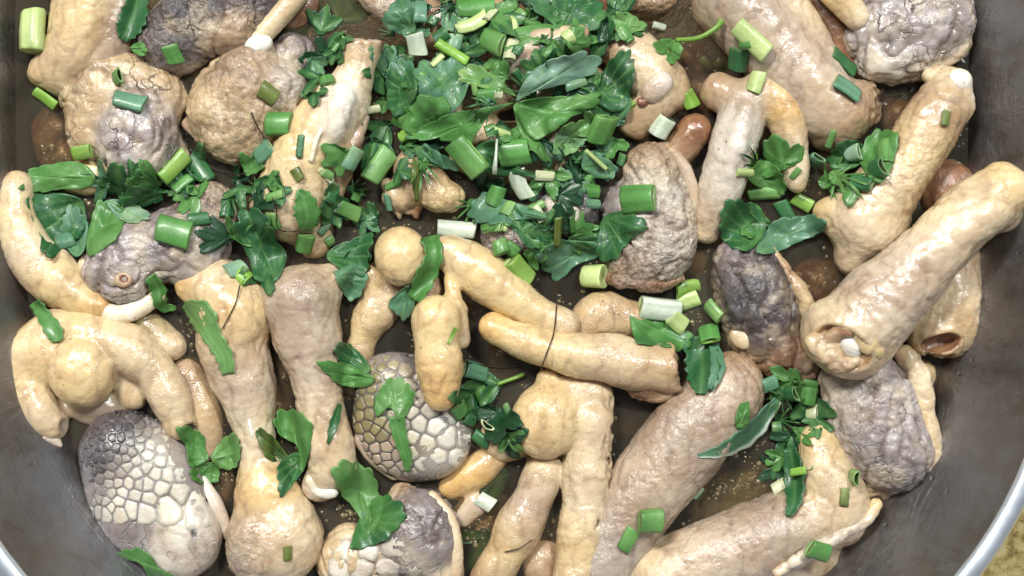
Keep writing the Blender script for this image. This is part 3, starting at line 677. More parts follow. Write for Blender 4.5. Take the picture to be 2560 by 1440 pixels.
# --- S
SD = np.array([P(2500,480,130)-P(2130,830,120)])[0]
meat('drumstick', 'big pale leg across the others at right, hollow cut end facing down', LEG,
     [Ch([(2505,475,150,66),(2450,520,152,76),(2370,590,150,80),(2280,690,140,88),(2190,770,130,102),(2130,835,120,108)], ['Y','SK','CR','PK','PK','SK'],rip=(16,3,.55,.95)), El(2490,520,130,52,60,50,0,'SK'), El(2525,545,110,26,40,30,-40,'PK'),
      El(2110,840,112,104,84,84,-25,'SK',k=30), Hole(El(2092,874,216,88,56,62,-24,'AM'),'AM'), Ch([(2050,838,150,20),(2085,868,148,26),(2120,905,140,18)],['TN','AM'],k=8)],
     [('marrow', [El(2172,846,196,28,54,26,32,'Y',k=6), El(2186,800,158,26,24,20,0,'Y')], {'amp': 5, 'fold': 3}),
      ('torn_flesh', [Ch([(2028,850,176,12),(2050,888,178,18),(2100,910,176,20),(2160,908,168,14)], ['BG','SK','TN','SK']), Ch([(2075,838,182,14),(2110,822,192,16),(2150,815,198,12)], ['TN','BR','TN']), El(2068,868,168,34,24,22,-30,'BG')], {'amp': 7, 'fold': 5}), ('bone_knob', [El(2126,862,182,22,26,20,20,'WH'), Ch([(2134,880,172,13),(2147,902,168,7)], ['WH','YO']), El(2140,850,176,22,16,16,40,'GW')], {'amp': 4}),
      ('cartilage', [El(2525,455,150,40,34,40,-40,'WH'), El(2490,432,150,20,16,20,0,'GW')], {'amp': 3})], group=gL, wr=1.6, amp=3.5)
# --- W
meat('scaly_meat_piece', 'pale grey piece cut with black creases and a cream lip, top right by the wall', HEAD,
     [El(2275,70,25,165,112,90,15,'LI',crease=1.1), El(2240,150,25,100,52,70,10,'GW',crease=.7), El(2360,30,20,70,90,70,0,'GY',crease=.6), Ch([(2230,185,20,28),(2330,160,30,30),(2400,110,35,28)], ['CR','SK','SK'],k=8,crease=.4)], group=gH, wr=3, amp=4)
# --- U
meat('drumstick', 'thick glossy leg slanting down from the top edge, right of centre', LEG,
     [Ch([(1805,-70,35,96),(1870,40,38,98),(1960,150,40,94),(2040,240,40,92),(2100,285,38,84)], ['PK','MV','PK','PK','TN']), Ch([(1930,-60,25,60),(1990,60,28,58),(2060,160,26,52)], ['SK','SK','PK']), El(2150,265,25,64,62,54,0,'TN',gran=.9), Cut(2196,262,20,(.9,.15,.3),'TN',12), El(2070,330,10,62,46,50,0,'TN'), El(1780,20,20,50,60,50,0,'TN')], group=gL, wr=1.5, amp=3.5)
# --- V
meat('foot_piece', 'yellow toe tip poking in from the top edge at the right', FOOT, [Ch([(2070,-50,60,46),(2110,0,64,40),(2145,45,64,32)], ['Y','Y','CR'])], group=gF)
meat('drumstick', 'brown sunken leg in the gap at the top edge, left of the creased grey piece', LEG, [Ch([(2040,-20,-45,60),(2110,120,-40,60),(2160,230,-50,50)], ['BD','BR','BD'])], group=gL)
# --- X
meat('foot_piece', 'arched foot with a whitish toe and an orange toe, right of the heap', FOOT,
     [El(1880,255,55,80,58,50,-10,'TN'), Ch([(1870,255,60,52),(1845,330,66,58),(1815,430,60,56),(1785,510,45,50),(1765,570,25,40)], ['MV','GW','GW','PK','SK'],k=12,gran=.2), Ch([(1900,220,62,46),(1955,270,66,54),(1975,350,60,40),(1985,420,52,32),(1990,455,48,24)], ['SK','YO','SK','CR','SK'],k=12,rip=(22,4,.35,1)), El(1800,230,30,50,46,44,0,'TN'), Ch([(1862,275,112,18),(1845,350,116,26),(1822,430,104,20)], ['MV','WH','GW'],k=14)],
group=gF, wr=1.4, amp=3)
# --- Y
meat('scaly_meat_piece', 'long grey-white grainy piece with a torn brown underside, right of the herb heap', HEAD,
     [El(1650,545,30,160,92,84,-82,'GW',gran=.9,crease=.3), El(1640,420,30,78,60,62,0,'TN',gran=.7), El(1610,655,20,95,62,62,0,'MV',gran=1.2), El(1560,540,0,55,90,50,0,'GY')],
     [('skin_edge', [Ch([(1680,380,70,14),(1715,430,62,17),(1735,500,50,15),(1738,580,40,12)], ['TN','PK','PK','SK'])], {}), ('torn_flesh', [Ch([(1525,695,30,14),(1570,700,45,22),(1640,712,45,20),(1700,690,38,16)], ['BR','MV','BR','TN'],gran=1.2)], {'amp': 5, 'wr': 3})], group=gH, wr=2, amp=4)
# --- AG
meat('drumstick', 'small brown nub wedged between the arched foot and the grainy grey piece', LEG, [Ch([(1680,400,5,42),(1735,330,20,44)], ['TN','BR'])], group=gL)
# --- AC
meat('drumstick', 'beige joint with a pink glassy knuckle, at the right shoulder of the herb heap', LEG,
     [Ch([(1560,120,25,60),(1610,170,35,72),(1640,235,35,62),(1590,300,20,48)], ['TN','SK','SK','TN']), El(1690,215,15,36,60,40,10,'TN')],
     [('knuckle', [El(1638,222,88,40,30,26,50,'PK'), El(1655,205,92,24,22,20,0,'WH')], {'amp': 1.5}), ('vein_hole', [El(1608,255,84,16,12,10,0,'RD')], {'vox': 3})], group=gL, wr=2, amp=3.5)
# --- AD
meat('drumstick', 'craggy pinkish beige scrap sticking out of the top of the herb heap', LEG, [Ch([(1270,150,90,40),(1340,120,105,42),(1400,95,110,26),(1450,85,108,18)], ['PK','PK','SK','TN']), El(1330,170,75,50,34,34,0,'SK')], group=gL, wr=4, amp=6)
# --- AE
meat('drumstick', 'cut yellowish joint with stringy bits at the lower left of the herb heap', LEG,
     [El(1050,440,35,72,58,50,-40,'TN'), El(1100,490,35,62,42,44,-10,'Y',gran=.6), El(1000,490,15,44,44,40,0,'BG')],
     [('stringy_flesh', [Ch([(965,460,30,14),(985,510,22,12),(1000,545,10,6)], ['BG']), Ch([(1000,480,30,12),(1020,530,18,8)], ['TN']), Ch([(1050,500,30,14),(1040,540,10,7)], ['BR'])], {'amp': 3})], group=gL, wr=3, amp=5)
# --- AF
Fp = [El(1300,580,15,100,72,66,20,'GY',gran=.5,crease=.5), El(1410,520,15,85,78,66,-30,'GD')]
hF = meat('scaly_meat_piece', 'grey piece with large cream plates poking from the lower edge of the herb heap', HEAD, Fp, [('knob', [El(1255,585,45,40,34,30,0,'GL')], {})], group=gH, wr=2, amp=3)
add_scales(hF, Fp, 1405, 520, 96, 88, -30, lambda u, v: 48, lambda u, v: PAL['GW']*1.02, dome=4.5, gap=.9)
# --- tops and things under the heap
meat('drumstick', 'brown mottled scrap at the top edge, right of the herb heap', LEG, [El(1605,-5,45,85,42,40,-5,'TN',gran=.9), El(1560,0,40,34,30,30,0,'PK')], group=gL, wr=3, amp=4)
meat('drumstick', 'pinkish brown scrap at the top edge, left of the herb heap', LEG, [El(975,15,20,75,42,44,-20,'PK',gran=.5), El(930,-20,10,50,40,40,0,'TN')], group=gL, wr=3, amp=4)
meat('drumstick', 'orange-brown sunken chunk at the top edge above the ball of tan skin', LEG, [El(735,25,-28,80,60,50,20,'BR')], group=gL)
meat('drumstick', 'brown meat glimpsed through the dark gap in the middle of the heap', LEG, [El(1230,220,30,90,60,50,0,'TN'), El(1420,240,20,120,90,50,0,'TN'), El(1130,250,0,120,110,60,0,'BG'), El(1290,380,0,170,80,60,0,'BG')], group=gL)
meat('drumstick', 'brown meat buried under the upper herbs at the top edge', LEG, [El(1150,60,0,150,80,60,0,'TN'), El(1400,20,0,150,70,60,0,'BR')], group=gL)
# sunken pieces seen dimly through the broth
for k, (x, y, rx, ry, yaw, zz, c, lab) in enumerate([
        (880,470,50,110,10,-62,'BR','dim sunken piece right of the flat-knobbed leg'), (700,640,110,60,0,-66,'BR','dim sunken piece in dark broth above the club-shaped leg'),
        (2110,780,60,110,30,-80,'BR','dim sunken piece in the dark gap left of the big leg'), (2040,700,70,60,0,-66,'BR','dim sunken piece beside the slate piece under the flared leg'),
        (1600,1030,60,110,-40,-100,'BD','dim sunken piece in the dark pool left of the pinkish leg'), (880,1300,60,70,0,-90,'BD','dim sunken piece in the dark pool under the lower centre leaf'),
        (1290,900,90,60,0,-100,'BD','dim sunken piece in the black gap under the torn toe'), (1740,200,60,110,20,-84,'BR','dim sunken piece in the pool left of the slanting leg'),
        (140,350,60,90,0,-60,'BR','dim sunken piece along the upper left wall'), (2050,1000,40,90,0,-62,'OL','dim sunken piece beneath the herbs by the mauve lump'),
        (700,980,34,120,8,-52,'MV','dim sunken piece in the slot between the two long legs'),(1270,620,70,60,0,-56,'BR','dim sunken piece under the lime scallion chunk'),(1850,1230,150,60,25,-74,'OL','dim sunken piece in the wide pool at lower right'),
        (1230,1340,50,110,-20,-56,'TN','dim sunken piece beside the slate lump at the bottom'),(1740,620,40,110,0,-58,'TN','dim sunken piece in the gap right of the grainy piece'),(2260,290,80,60,0,-60,'BR','dim sunken piece in the gap below the creased grey piece'),
        (560,1180,40,90,0,-56,'BR','dim sunken piece right of the honeycomb piece'),(1420,330,60,60,0,-60,'BR','dim sunken piece under the right of the heap'),(160,400,60,60,0,-56,'TN','dim sunken piece at the upper left wall by the herbs')]):
    sculpt_o = sculpt('meat_scrap', [El(x, y, zz, rx, ry, 45, yaw, c)], FLESH, vox=8, splatit=False, amp=6, fold=7, mott=.4); tag(sculpt_o, lab, 'meat scrap', 'meat lying sunk in the broth')

# ------------------------------------------------------------------ herbs
GREEN = {k: np.array(lin(v)) for k, v in dict(
    W=(232,238,222), C=(218,216,178), P=(202,218,146), L=(150,194,84), G=(96,152,78), D=(58,112,66), B=(104,150,120), K=(34,72,44), O=(108,120,54), V=(126,172,100), T=(144,180,158)).items()}
HS = [None, None]
def refresh(): HS[0] = blur(HM, 2); HS[1] = blur(HM, 7)
refresh()
def frame(x, y, yaw, r, tilt=None, roll=0, lift=0, sub=None, zfix=None):
    w0 = P(x, y, 60)
    a = math.radians(yaw); ax = np.array([math.cos(a), math.sin(a)]); e = 22
    h0 = float(hm(HS[0], w0[0], w0[1])); 
    w0 = P(x, y, h0)
    h0 = float(hm(HS[0], w0[0], w0[1])); hb = float(hm(HS[1], w0[0], w0[1]))
    g = [(float(hm(HS[1], w0[0]+ax_[0]*e, w0[1]+ax_[1]*e))-float(hm(HS[1], w0[0]-ax_[0]*e, w0[1]-ax_[1]*e)))/(2*e) for ax_ in (ax, np.array([-ax[1], ax[0]]))]
    g = np.clip(g, -.7, .7)
    z = (max(h0, hb*.6+h0*.4) if sub is None else sub)+lift
    if sub is not None: g = np.array([0., 0.])
    pt = math.atan(g[0]) if tilt is None else math.radians(tilt)
    X = np.array([ax[0]*math.cos(pt), ax[1]*math.cos(pt), math.sin(pt)])
    Yv = np.array([-ax[1], ax[0], g[1]]); Yv -= X*(X@Yv); Yv /= np.linalg.norm(Yv)
    Z = np.cross(X, Yv)
    if roll: rr = math.radians(roll); Yv, Z = Yv*math.cos(rr)+Z*math.sin(rr), Z*math.cos(rr)-Yv*math.sin(rr)
    return P(x, y, z), X, Yv, Z, z
def scallion(x, y, ln, wd, yaw, col, label=None, flat=.34, tilt=None, hole=.62, lift=0, sub=None, curve=0, inner=None, group='chopped scallion pieces', name='scallion_piece', bare=False):
    """cut tube of scallion leaf or stalk, seen length x width"""
    r = wd/2; rz = r*flat
    o, X, Y_, Z, z = frame(x, y, yaw, r, tilt, rnd.uniform(-8, 8), lift, sub)
    if tilt is None: o = o+np.array([0, 0, rz*.75])
    else: o = o+np.array([0, 0, abs(math.sin(math.radians(tilt)))*ln*.35+rz*.5])
    n = 18; m = 6; V = []; cols = []
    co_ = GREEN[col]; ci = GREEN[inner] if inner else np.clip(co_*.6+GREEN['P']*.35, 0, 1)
    skew = rnd.uniform(-.18, .18); sk2 = rnd.uniform(-.18, .18); ph = rnd.random()*6
    sq = rnd.uniform(2.1, 2.8); slit = 1 if tilt is not None or flat > .8 else .22; sag = -rnd.uniform(.05, .3) if flat < .6 else 0; hole = hole if slit == 1 else min(hole+.2, .86)
    pe = rnd.choice([0, 0, .15, .3]); g0, g1 = rnd.uniform(.82, 1.0), rnd.uniform(1.0, 1.3)
    def pt(t, a, f):
        c, s_ = math.cos(a), math.sin(a); q = (abs(c)**sq+abs(s_)**sq)**(-1/sq)
        wob = 1+.05*math.sin(3*a+ph)+.03*math.sin(7*a+ph*2)
        u = (t-.5)*ln+(skew if t < .5 else sk2)*r*math.cos(a)*abs(2*t-1)*1.0
        bend = curve*(4*(t-.5)**2)*r
        fz = f if f > .9 else f*slit
        return o+X*u+Y_*(r*f*c*q*wob*(1-.04*math.sin(3*t+ph))+bend)+Z*(rz*fz*s_*q*wob+sag*(c*c)*r+.06*r*math.sin(5*t+ph))
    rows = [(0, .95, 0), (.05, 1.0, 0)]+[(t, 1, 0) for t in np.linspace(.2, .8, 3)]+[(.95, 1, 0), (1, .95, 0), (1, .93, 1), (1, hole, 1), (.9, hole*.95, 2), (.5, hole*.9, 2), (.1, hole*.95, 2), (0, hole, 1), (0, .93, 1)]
    for t, f, kind in rows:
        for i in range(n):
            a = 2*math.pi*i/n; V.append(pt(t, a, f))
            if kind == 0: c_ = co_*(1+.13*math.sin(a*6+ph)+.09*math.sin(11*a))*(g0+(g1-g0)*t)*(1-pe*t)+GREEN['P']*pe*t
            elif kind == 1: c_ = ci if f < .9 else (ci+co_)/2
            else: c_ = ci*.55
            cols.append(c_)
    F = []
    R_ = len(rows)
    for k in range(R_):
        k2 = (k+1) % R_
        for i in range(n): j = (i+1) % n; F.append((k*n+i, k*n+j, k2*n+j, k2*n+i))
    V = np.array(V)
    if hole < .12:
        pass
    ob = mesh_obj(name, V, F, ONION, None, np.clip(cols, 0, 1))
    for p in ob.data.polygons: pass
    if sub is None: splat(V, 1)
    if not bare: tag(ob, label, 'scallion', group)
    return ob

LOBES = {
  'fan': [(0,1,.5),(42,.95,.5),(-42,.92,.5)],
  'tri': [(0,1,.46),(68,.85,.42),(-68,.85,.42)],
  'star': [(0,1,.30),(62,.8,.25),(-58,.85,.25),(125,.6,.24)],
  'two': [(30,1,.55),(-52,.85,.5)],
  'round': [(0,1,.8),(80,.85,.7),(-80,.85,.7)],
  'frond': [(0,1,.10),(24,.8,.09),(-26,.85,.09),(52,.75,.09),(-55,.7,.09),(85,.5,.09),(-85,.5,.09)]}
def leaf(x, y, size, yaw, kind, col, label=None, stem=0, lift=0, sub=None, curl=.12, asp=1.0, group='coriander and parsley leaves', stiff=.35, tiltz=0):
    """leaf spread from its stalk junction at x,y; draped over whatever lies below"""
    L = [(math.radians(a), l, w_) for a, l, w_ in LOBES[kind]]
    ph = rnd.random()*6; na, nr = 84, 9
    a0 = math.radians(yaw)
    zref = None; V2 = []; cols = []; base = GREEN[col]
    xc = P(x, y, 60)
    for k in range(nr+1):
        for i in range(na):
            a = -math.pi+2*math.pi*i/na
            m = max(l*math.exp(-((math.atan2(math.sin(a-t), math.cos(a-t)))/w_)**2) for t, l, w_ in L)
            sc = abs(math.sin(a*7.5+ph)); sc = .16*(sc**.55)+.02*math.sin(a*23+ph)
            R = size*1.12*(.2+.8*m)*(.86+sc)
            f = (k/nr)**.85
            if k == 0: f = 0.001
            px, py = R*f*math.cos(a), R*f*math.sin(a)*asp
            X = px*math.cos(a0)-py*math.sin(a0); Y = px*math.sin(a0)+py*math.cos(a0)
            vein = max(math.exp(-((math.atan2(math.sin(a-t), math.cos(a-t)))*f*7)**2) for t, l, w_ in L)
            fine = .5+.5*math.sin(a*22+ph*3+f*4)
            zz = size*curl*(f*f*math.sin(2*a+ph)*.8+.35*f*math.sin(5*a+ph*2))+3.2*(vein*-1)*(1-f*.6)+1.3*fine*f+tiltz*px
            V2.append((X, Y, zz)); cols.append(base*(1-.12*fine)*(1-vein*.5)+GREEN['V']*.5*vein if col not in ('K',) else base*(1+.4*vein))
    V2 = np.array(V2); cx, cy = xc[0], xc[1]
    if sub is None:
        g0 = hm(HS[0], cx+V2[:, 0], cy+V2[:, 1]); g1 = hm(HS[1], cx+V2[:, 0], cy+V2[:, 1]); hc = float(hm(HS[1], cx, cy))
        z = np.maximum(g0*.75+g1*.25, (1-stiff)*g1+stiff*hc)+4+V2[:, 2]+lift; z = np.maximum(z, g0+1.5)
    else: z = sub+V2[:, 2]*.5
    # perspective: move sideways so that the leaf sits where it is seen at its own height
    zc = float(np.median(z)); c = P(x, y, zc)
    V = np.stack([c[0]+V2[:, 0], c[1]+V2[:, 1], z], 1)
    th = 1.2; Vb = V-np.array([0, 0, th]); n0 = len(V); F = []
    for k in range(nr):
        for i in range(na):
            j = (i+1) % na; q = (k*na+i, (k+1)*na+i, (k+1)*na+j, k*na+j)
            F.append(q); F.append(tuple(n0+v for v in q[::-1]))
    for i in range(na): j = (i+1) % na; F.append((nr*na+i, n0+nr*na+i, n0+nr*na+j, nr*na+j))
    V = np.concatenate([V, Vb]); cc = np.concatenate([cols, np.array(cols)*1.1+.02])
    if sub is None: splat(V[:n0], 0)
    nm = 'coriander_leaf' if kind in ('fan', 'round', 'two') else 'parsley_leaf'
    if not stem:
        ob = mesh_obj(nm, V, np.array(F), LEAF, None, np.clip(cc, 0, 1)); tag(ob, label, 'herb leaf', group); return ob
    e = empty(nm, (c*S).tolist()); tag(e, label, 'herb leaf', group)
    mesh_obj('blade', V, np.array(F), LEAF, e, np.clip(cc, 0, 1))
    sx, sy = c[0]-math.cos(a0)*stem, c[1]-math.sin(a0)*stem
    pts = [np.array([c[0], c[1], zc+4]), np.array([(c[0]+sx)/2+rnd.uniform(-6, 6), (c[1]+sy)/2, max(zc, float(hm(HS[0], (c[0]+sx)/2, (c[1]+sy)/2)))+7]), np.array([sx, sy, max(zc-10, float(hm(HS[0], sx, sy))+5)])]
    tube('stalk', pts, [5, 5, 6], ONION, e, GREEN['L']*.8)
    return e
def tube(name, pts, rad, mat, parent=None, col=None, n=8, sub=6):
    d = catmull([np.append(p, q) for p, q in zip(pts, rad)], sub); V = []; F = []
    for i, q in enumerate(d):
        t = d[min(i+1, len(d)-1)][:3]-d[max(i-1, 0)][:3]; t = t/(np.linalg.norm(t)+1e-9)
        s1 = np.cross(t, [0, 0, 1.]); s1 = s1/(np.linalg.norm(s1)+1e-9) if np.linalg.norm(s1) > 1e-3 else np.array([1., 0, 0]); s2 = np.cross(t, s1)
        for k in range(n): a = 2*math.pi*k/n; V.append(q[:3]+q[3]*(s1*math.cos(a)+s2*math.sin(a)))
    for i in range(len(d)-1):
        for k in range(n): j = (k+1) % n; F.append((i*n+k, i*n+j, (i+1)*n+j, (i+1)*n+k))
    F.append(tuple(range(n))[::-1]); F.append(tuple((len(d)-1)*n+k for k in range(n)))
    return mesh_obj(name, V, F, mat, parent, None if col is None else np.tile(col, (len(V), 1)))
def strip(pts, col, label, edge=None, lift=0, sub=None, name='herb_strip', cup=.25, group='coriander and parsley leaves', wav=.12, stiff=.25):
    """long leaf or onion-green strip along picture points (x, y, half width)"""
    d = catmull([np.array(p, float) for p in pts], 7); m = len(d); nw = 8; V = []; cols = []; ph = rnd.random()*6
    H0, H1 = HS
    Z = []
    mean = None
    for i, q in enumerate(d):
        t = d[min(i+1, m-1)][:2]-d[max(i-1, 0)][:2]; t = t/(np.linalg.norm(t)+1e-9); nrm = np.array([-t[1], t[0]])
        for k in range(nw+1):
            v = k/nw*2-1; wv = 1+wav*math.sin(i*1.7+ph+(1.5 if k < nw/2 else 0))*abs(v)
            p = q[:2]+nrm*q[2]*v*wv; w0 = P(p[0], p[1], 50)
            if sub is None:
                g0 = float(hm(H0, w0[0], w0[1])); g1 = float(hm(H1, w0[0], w0[1]))
                z = max(g0*.7+g1*.3, g1*.9)+5+lift+q[2]*cup*(v*v)+2*math.sin(i*.8+ph)*v; z = max(z, g0+1.5)
            else: z = sub+q[2]*cup*v*v*.6
            V.append([p[0], p[1], z])
            c = GREEN[col]*(1+.12*math.sin(k*2.4+ph)); 
            if edge and k >= nw-1: c = GREEN[edge]
            if abs(v) < .15: c = c*.6+GREEN['V']*.4
            cols.append(c)
    V = np.array(V); zc = V[:, 2].copy()
    k_ = (HC-zc)/HC; V[:, 0] = (V[:, 0]-1280)*k_; V[:, 1] = (720-V[:, 1])*k_
    n0 = len(V); F = []
    for i in range(m-1):
        for k in range(nw):
            q = (i*(nw+1)+k, (i+1)*(nw+1)+k, (i+1)*(nw+1)+k+1, i*(nw+1)+k+1); F.append(q); F.append(tuple(n0+v for v in q[::-1]))
    bd = [k for k in range(nw+1)]+[i*(nw+1)+nw for i in range(1, m)]+[(m-1)*(nw+1)+k for k in range(nw-1, -1, -1)]+[i*(nw+1) for i in range(m-2, 0, -1)]
    for a in range(len(bd)): b = bd[(a+1) % len(bd)]; F.append((bd[a], b, n0+b, n0+bd[a]))
    if sub is None: splat(V, 1)
    V = np.concatenate([V, V-np.array([0, 0, 1.4])]); cc = np.concatenate([cols, cols])
    ob = mesh_obj(name, V, np.array(F), LEAF, None, np.clip(cc, 0, 1)); tag(ob, label, 'herb leaf', group); return ob

# ---- herbs sunk in the broth first
for x, y, s, yaw, kd, c, lab in [
        (740,120,80,120,'fan','B','sunken blue-green leaf above the flat-knobbed leg'), (850,50,80,60,'fan','B','sunken leaf at the top edge left of the heap'), (800,30,60,200,'round','B','second sunken leaf at the top edge, nearer the tan ball'),
        (1255,1190,80,200,'fan','D','dark sunken leaf right of the orange sunken toe'), (1210,1340,90,250,'tri','D','dark sunken leaf at the bottom beside the slate lump'), (640,560,60,90,'fan','D','sunken dark leaf right of the mauve lump'),
        (900,560,70,40,'tri','D','dark sunken leaf below the pale striped scallion'), (930,620,60,190,'tri','B','bluish sunken leaf left of the yellow ball pad'), (1990,1040,80,80,'fan','K','dark sunken leaf left of the lower right lump'), (1985,1130,60,250,'fan','D','sunken leaf just above the upright toe at lower right'),
        (1180,1000,60,30,'frond','B','sunken feathery leaf right of the orange fingertip'), (1240,1420,70,70,'fan','G','sunken green leaf at the bottom edge by the hanging toe'), (890,300,70,270,'fan','D','sunken leaf right of the flat-knobbed leg')]:
    leaf(x, y, s, yaw, kd, c, lab, sub=-4 if c != 'K' else -6)
scallion(1740,1230,34,38,60,'T','pale round scallion bit sunk in the dark pool at lower right', sub=-8)
scallion(1800,180,60,26,100,'O','olive scallion strip sunk left of the slanting leg', sub=-9)
scallion(1765,160,40,22,130,'O','curved olive scallion sliver sunk by the pink knuckle', sub=-9)
refresh()

# ---- heap filler: many small bits, indistinguishable, under the named ones
MARK = [(1995,1178,'short lime stick'),(1925,960,'pale piece by the tan leg top'),(2020,990,'green bit left of the mauve lump'),(1190,925,'bluish scallion by the orange finger'),(1217,1065,'pale hoop'),(1040,112,'white cube'),(1190,14,'wide tube at the top edge'),(1180,62,'pale scallion curl'),(1130,132,'slanting stalk'),(1100,190,'left-flank blue leaf'),
 (1280,255,'middle of the long-lobed leaf'),(1360,285,'ribbed leaf'),(1350,180,'pale blue-green leaf'),(1545,200,'right-flank dark leaf'),(1505,325,'large green square'),(1430,345,'bright jagged leaf'),
 (1340,20,'top dark fan leaf'),(1350,115,'craggy beige scrap'),(1168,395,'big folded scallion leaf'),(1285,382,'bright scallion disc'),(1298,462,'white scallion curl'),(1362,440,'cream chip'),(1237,490,'bright green tube'),
 (1015,335,'yellow-green stub'),(950,415,'light green wrapped scallion'),(1060,260,'lower left flank leaf'),(880,200,'flat knobbed leg'),(1592,495,'largest green rectangle'),(1440,520,'cream plates'),(1142,570,'white scallion petal'),
 (872,528,'white-ended scallion tube'),(745,500,'upright folded leaf'),(660,380,'tan ball scallion'),(640,580,'leaf by the mauve lump'),(350,480,'leaf over the mauve lump'),(438,418,'lime scallion stick'),(1910,485,'half-moon scallion'),
 (2005,507,'lime tube at right'),(2188,425,'dark open ring'),(2075,450,'feathery leaf'),(1050,30,'flat blue standing scallion'),(765,610,'curled green scallion'),(1570,60,'pale leaf by the beige joint')]
CN = dict(G='green', D='dark green', B='blue-green', K='very dark', L='lime', V='light green', P='pale', C='cream')
def where(x, y, k=0):
    mx, my, t = sorted(MARK, key=lambda m: (m[0]-x)**2+(m[1]-y)**2)[k]; dx, dy = x-mx, my-y
    v = 'above' if dy > 0 else 'below'; h = 'right of' if dx > 0 else 'left of'
    r_ = abs(dx)/(abs(dy)+1e-6)
    rel = h if r_ > 2.2 else v if r_ < .45 else v+' and '+h
    return ('close ' if math.hypot(dx, dy) < 28 else '')+rel+' the '+t
USED = set()
def uniq(pre, x, y):
    for k in range(6):
        l = pre+' '+where(x, y, k)
        if l not in USED and len(l.replace('-', ' ').split()) <= 16: break
    USED.add(l); return l
gfill = 'chopped green bits packed into the herb heap'
FILL = []
def heap(n, x0, x1, y0, y1, pleaf=.45):
    for k in range(n):
        x = rnd.uniform(x0, x1); y = rnd.uniform(y0, y1)
        cx, cy = (x0+x1)/2, (y0+y1)/2
        if ((x-cx)/((x1-x0)/2))**2+((y-cy)/((y1-y0)/2))**2 > 1.05: continue
        if any(math.hypot(x-a, y-b) < r_ for a, b, r_ in ((905,150,55),(870,220,40),(835,300,60),(770,400,60),(1003,640,95),(1150,640,60),(1060,470,60),(1640,220,60),(1340,130,40),(1130,600,60))): continue
        if rnd.random() < pleaf:
            kd = rnd.choice(['fan', 'two', 'fan', 'round', 'two', 'tri', 'frond'])
            c_ = rnd.choice('GDDBGDK'); sz = rnd.uniform(32, 68); kn = dict(fan='fan', tri='three-lobed', two='two-lobed', star='pointed', frond='feathery', round='rounded')[kd]
            FILL.append(leaf(x, y, sz, rnd.uniform(0, 360), kd, c_, uniq(('small ' if sz < 50 else 'large ')+CN[c_]+' '+kn+' leaf', x, y), group='torn leaves packed into the herb heap', curl=.2, tiltz=rnd.uniform(-.3, .3), lift=2))
        else:
            c_ = rnd.choice('GDDBGDGVGLPC'); ln = rnd.uniform(20, 56); wd = rnd.uniform(16, 44); yw = rnd.uniform(0, 180)
            FILL.append(scallion(x, y, ln, wd, yw, c_, uniq(('stubby ' if ln < 1.25*wd else 'long ' if ln > 1.9*wd else '')+CN[c_]+' scallion bit', x, y), group=gfill, flat=rnd.uniform(.3, .6)))
        if k % 6 == 5: refresh()
heap(170, 940, 1250, -30, 430); heap(120, 1200, 1580, -20, 150, .6); heap(165, 1170, 1580, 170, 470); heap(40, 1160, 1480, 430, 640, .5)
heap(32, 560, 720, 400, 720, .6); heap(46, 810, 970, 320, 720, .5); heap(8, 780, 960, 0, 200, .7); heap(8, 860, 1000, 360, 520)
heap(10, 730, 880, 90, 230, .7); heap(16, 230, 560, 410, 500, .7); heap(30, 1915, 2060, 940, 1100, .6); heap(16, 1150, 1310, 945, 1110, .6); heap(8, 1940, 2000, 1100, 1230, .8); heap(10, 1840, 2010, 390, 560, .5); heap(8, 2000, 2220, 340, 460, .5)
refresh()

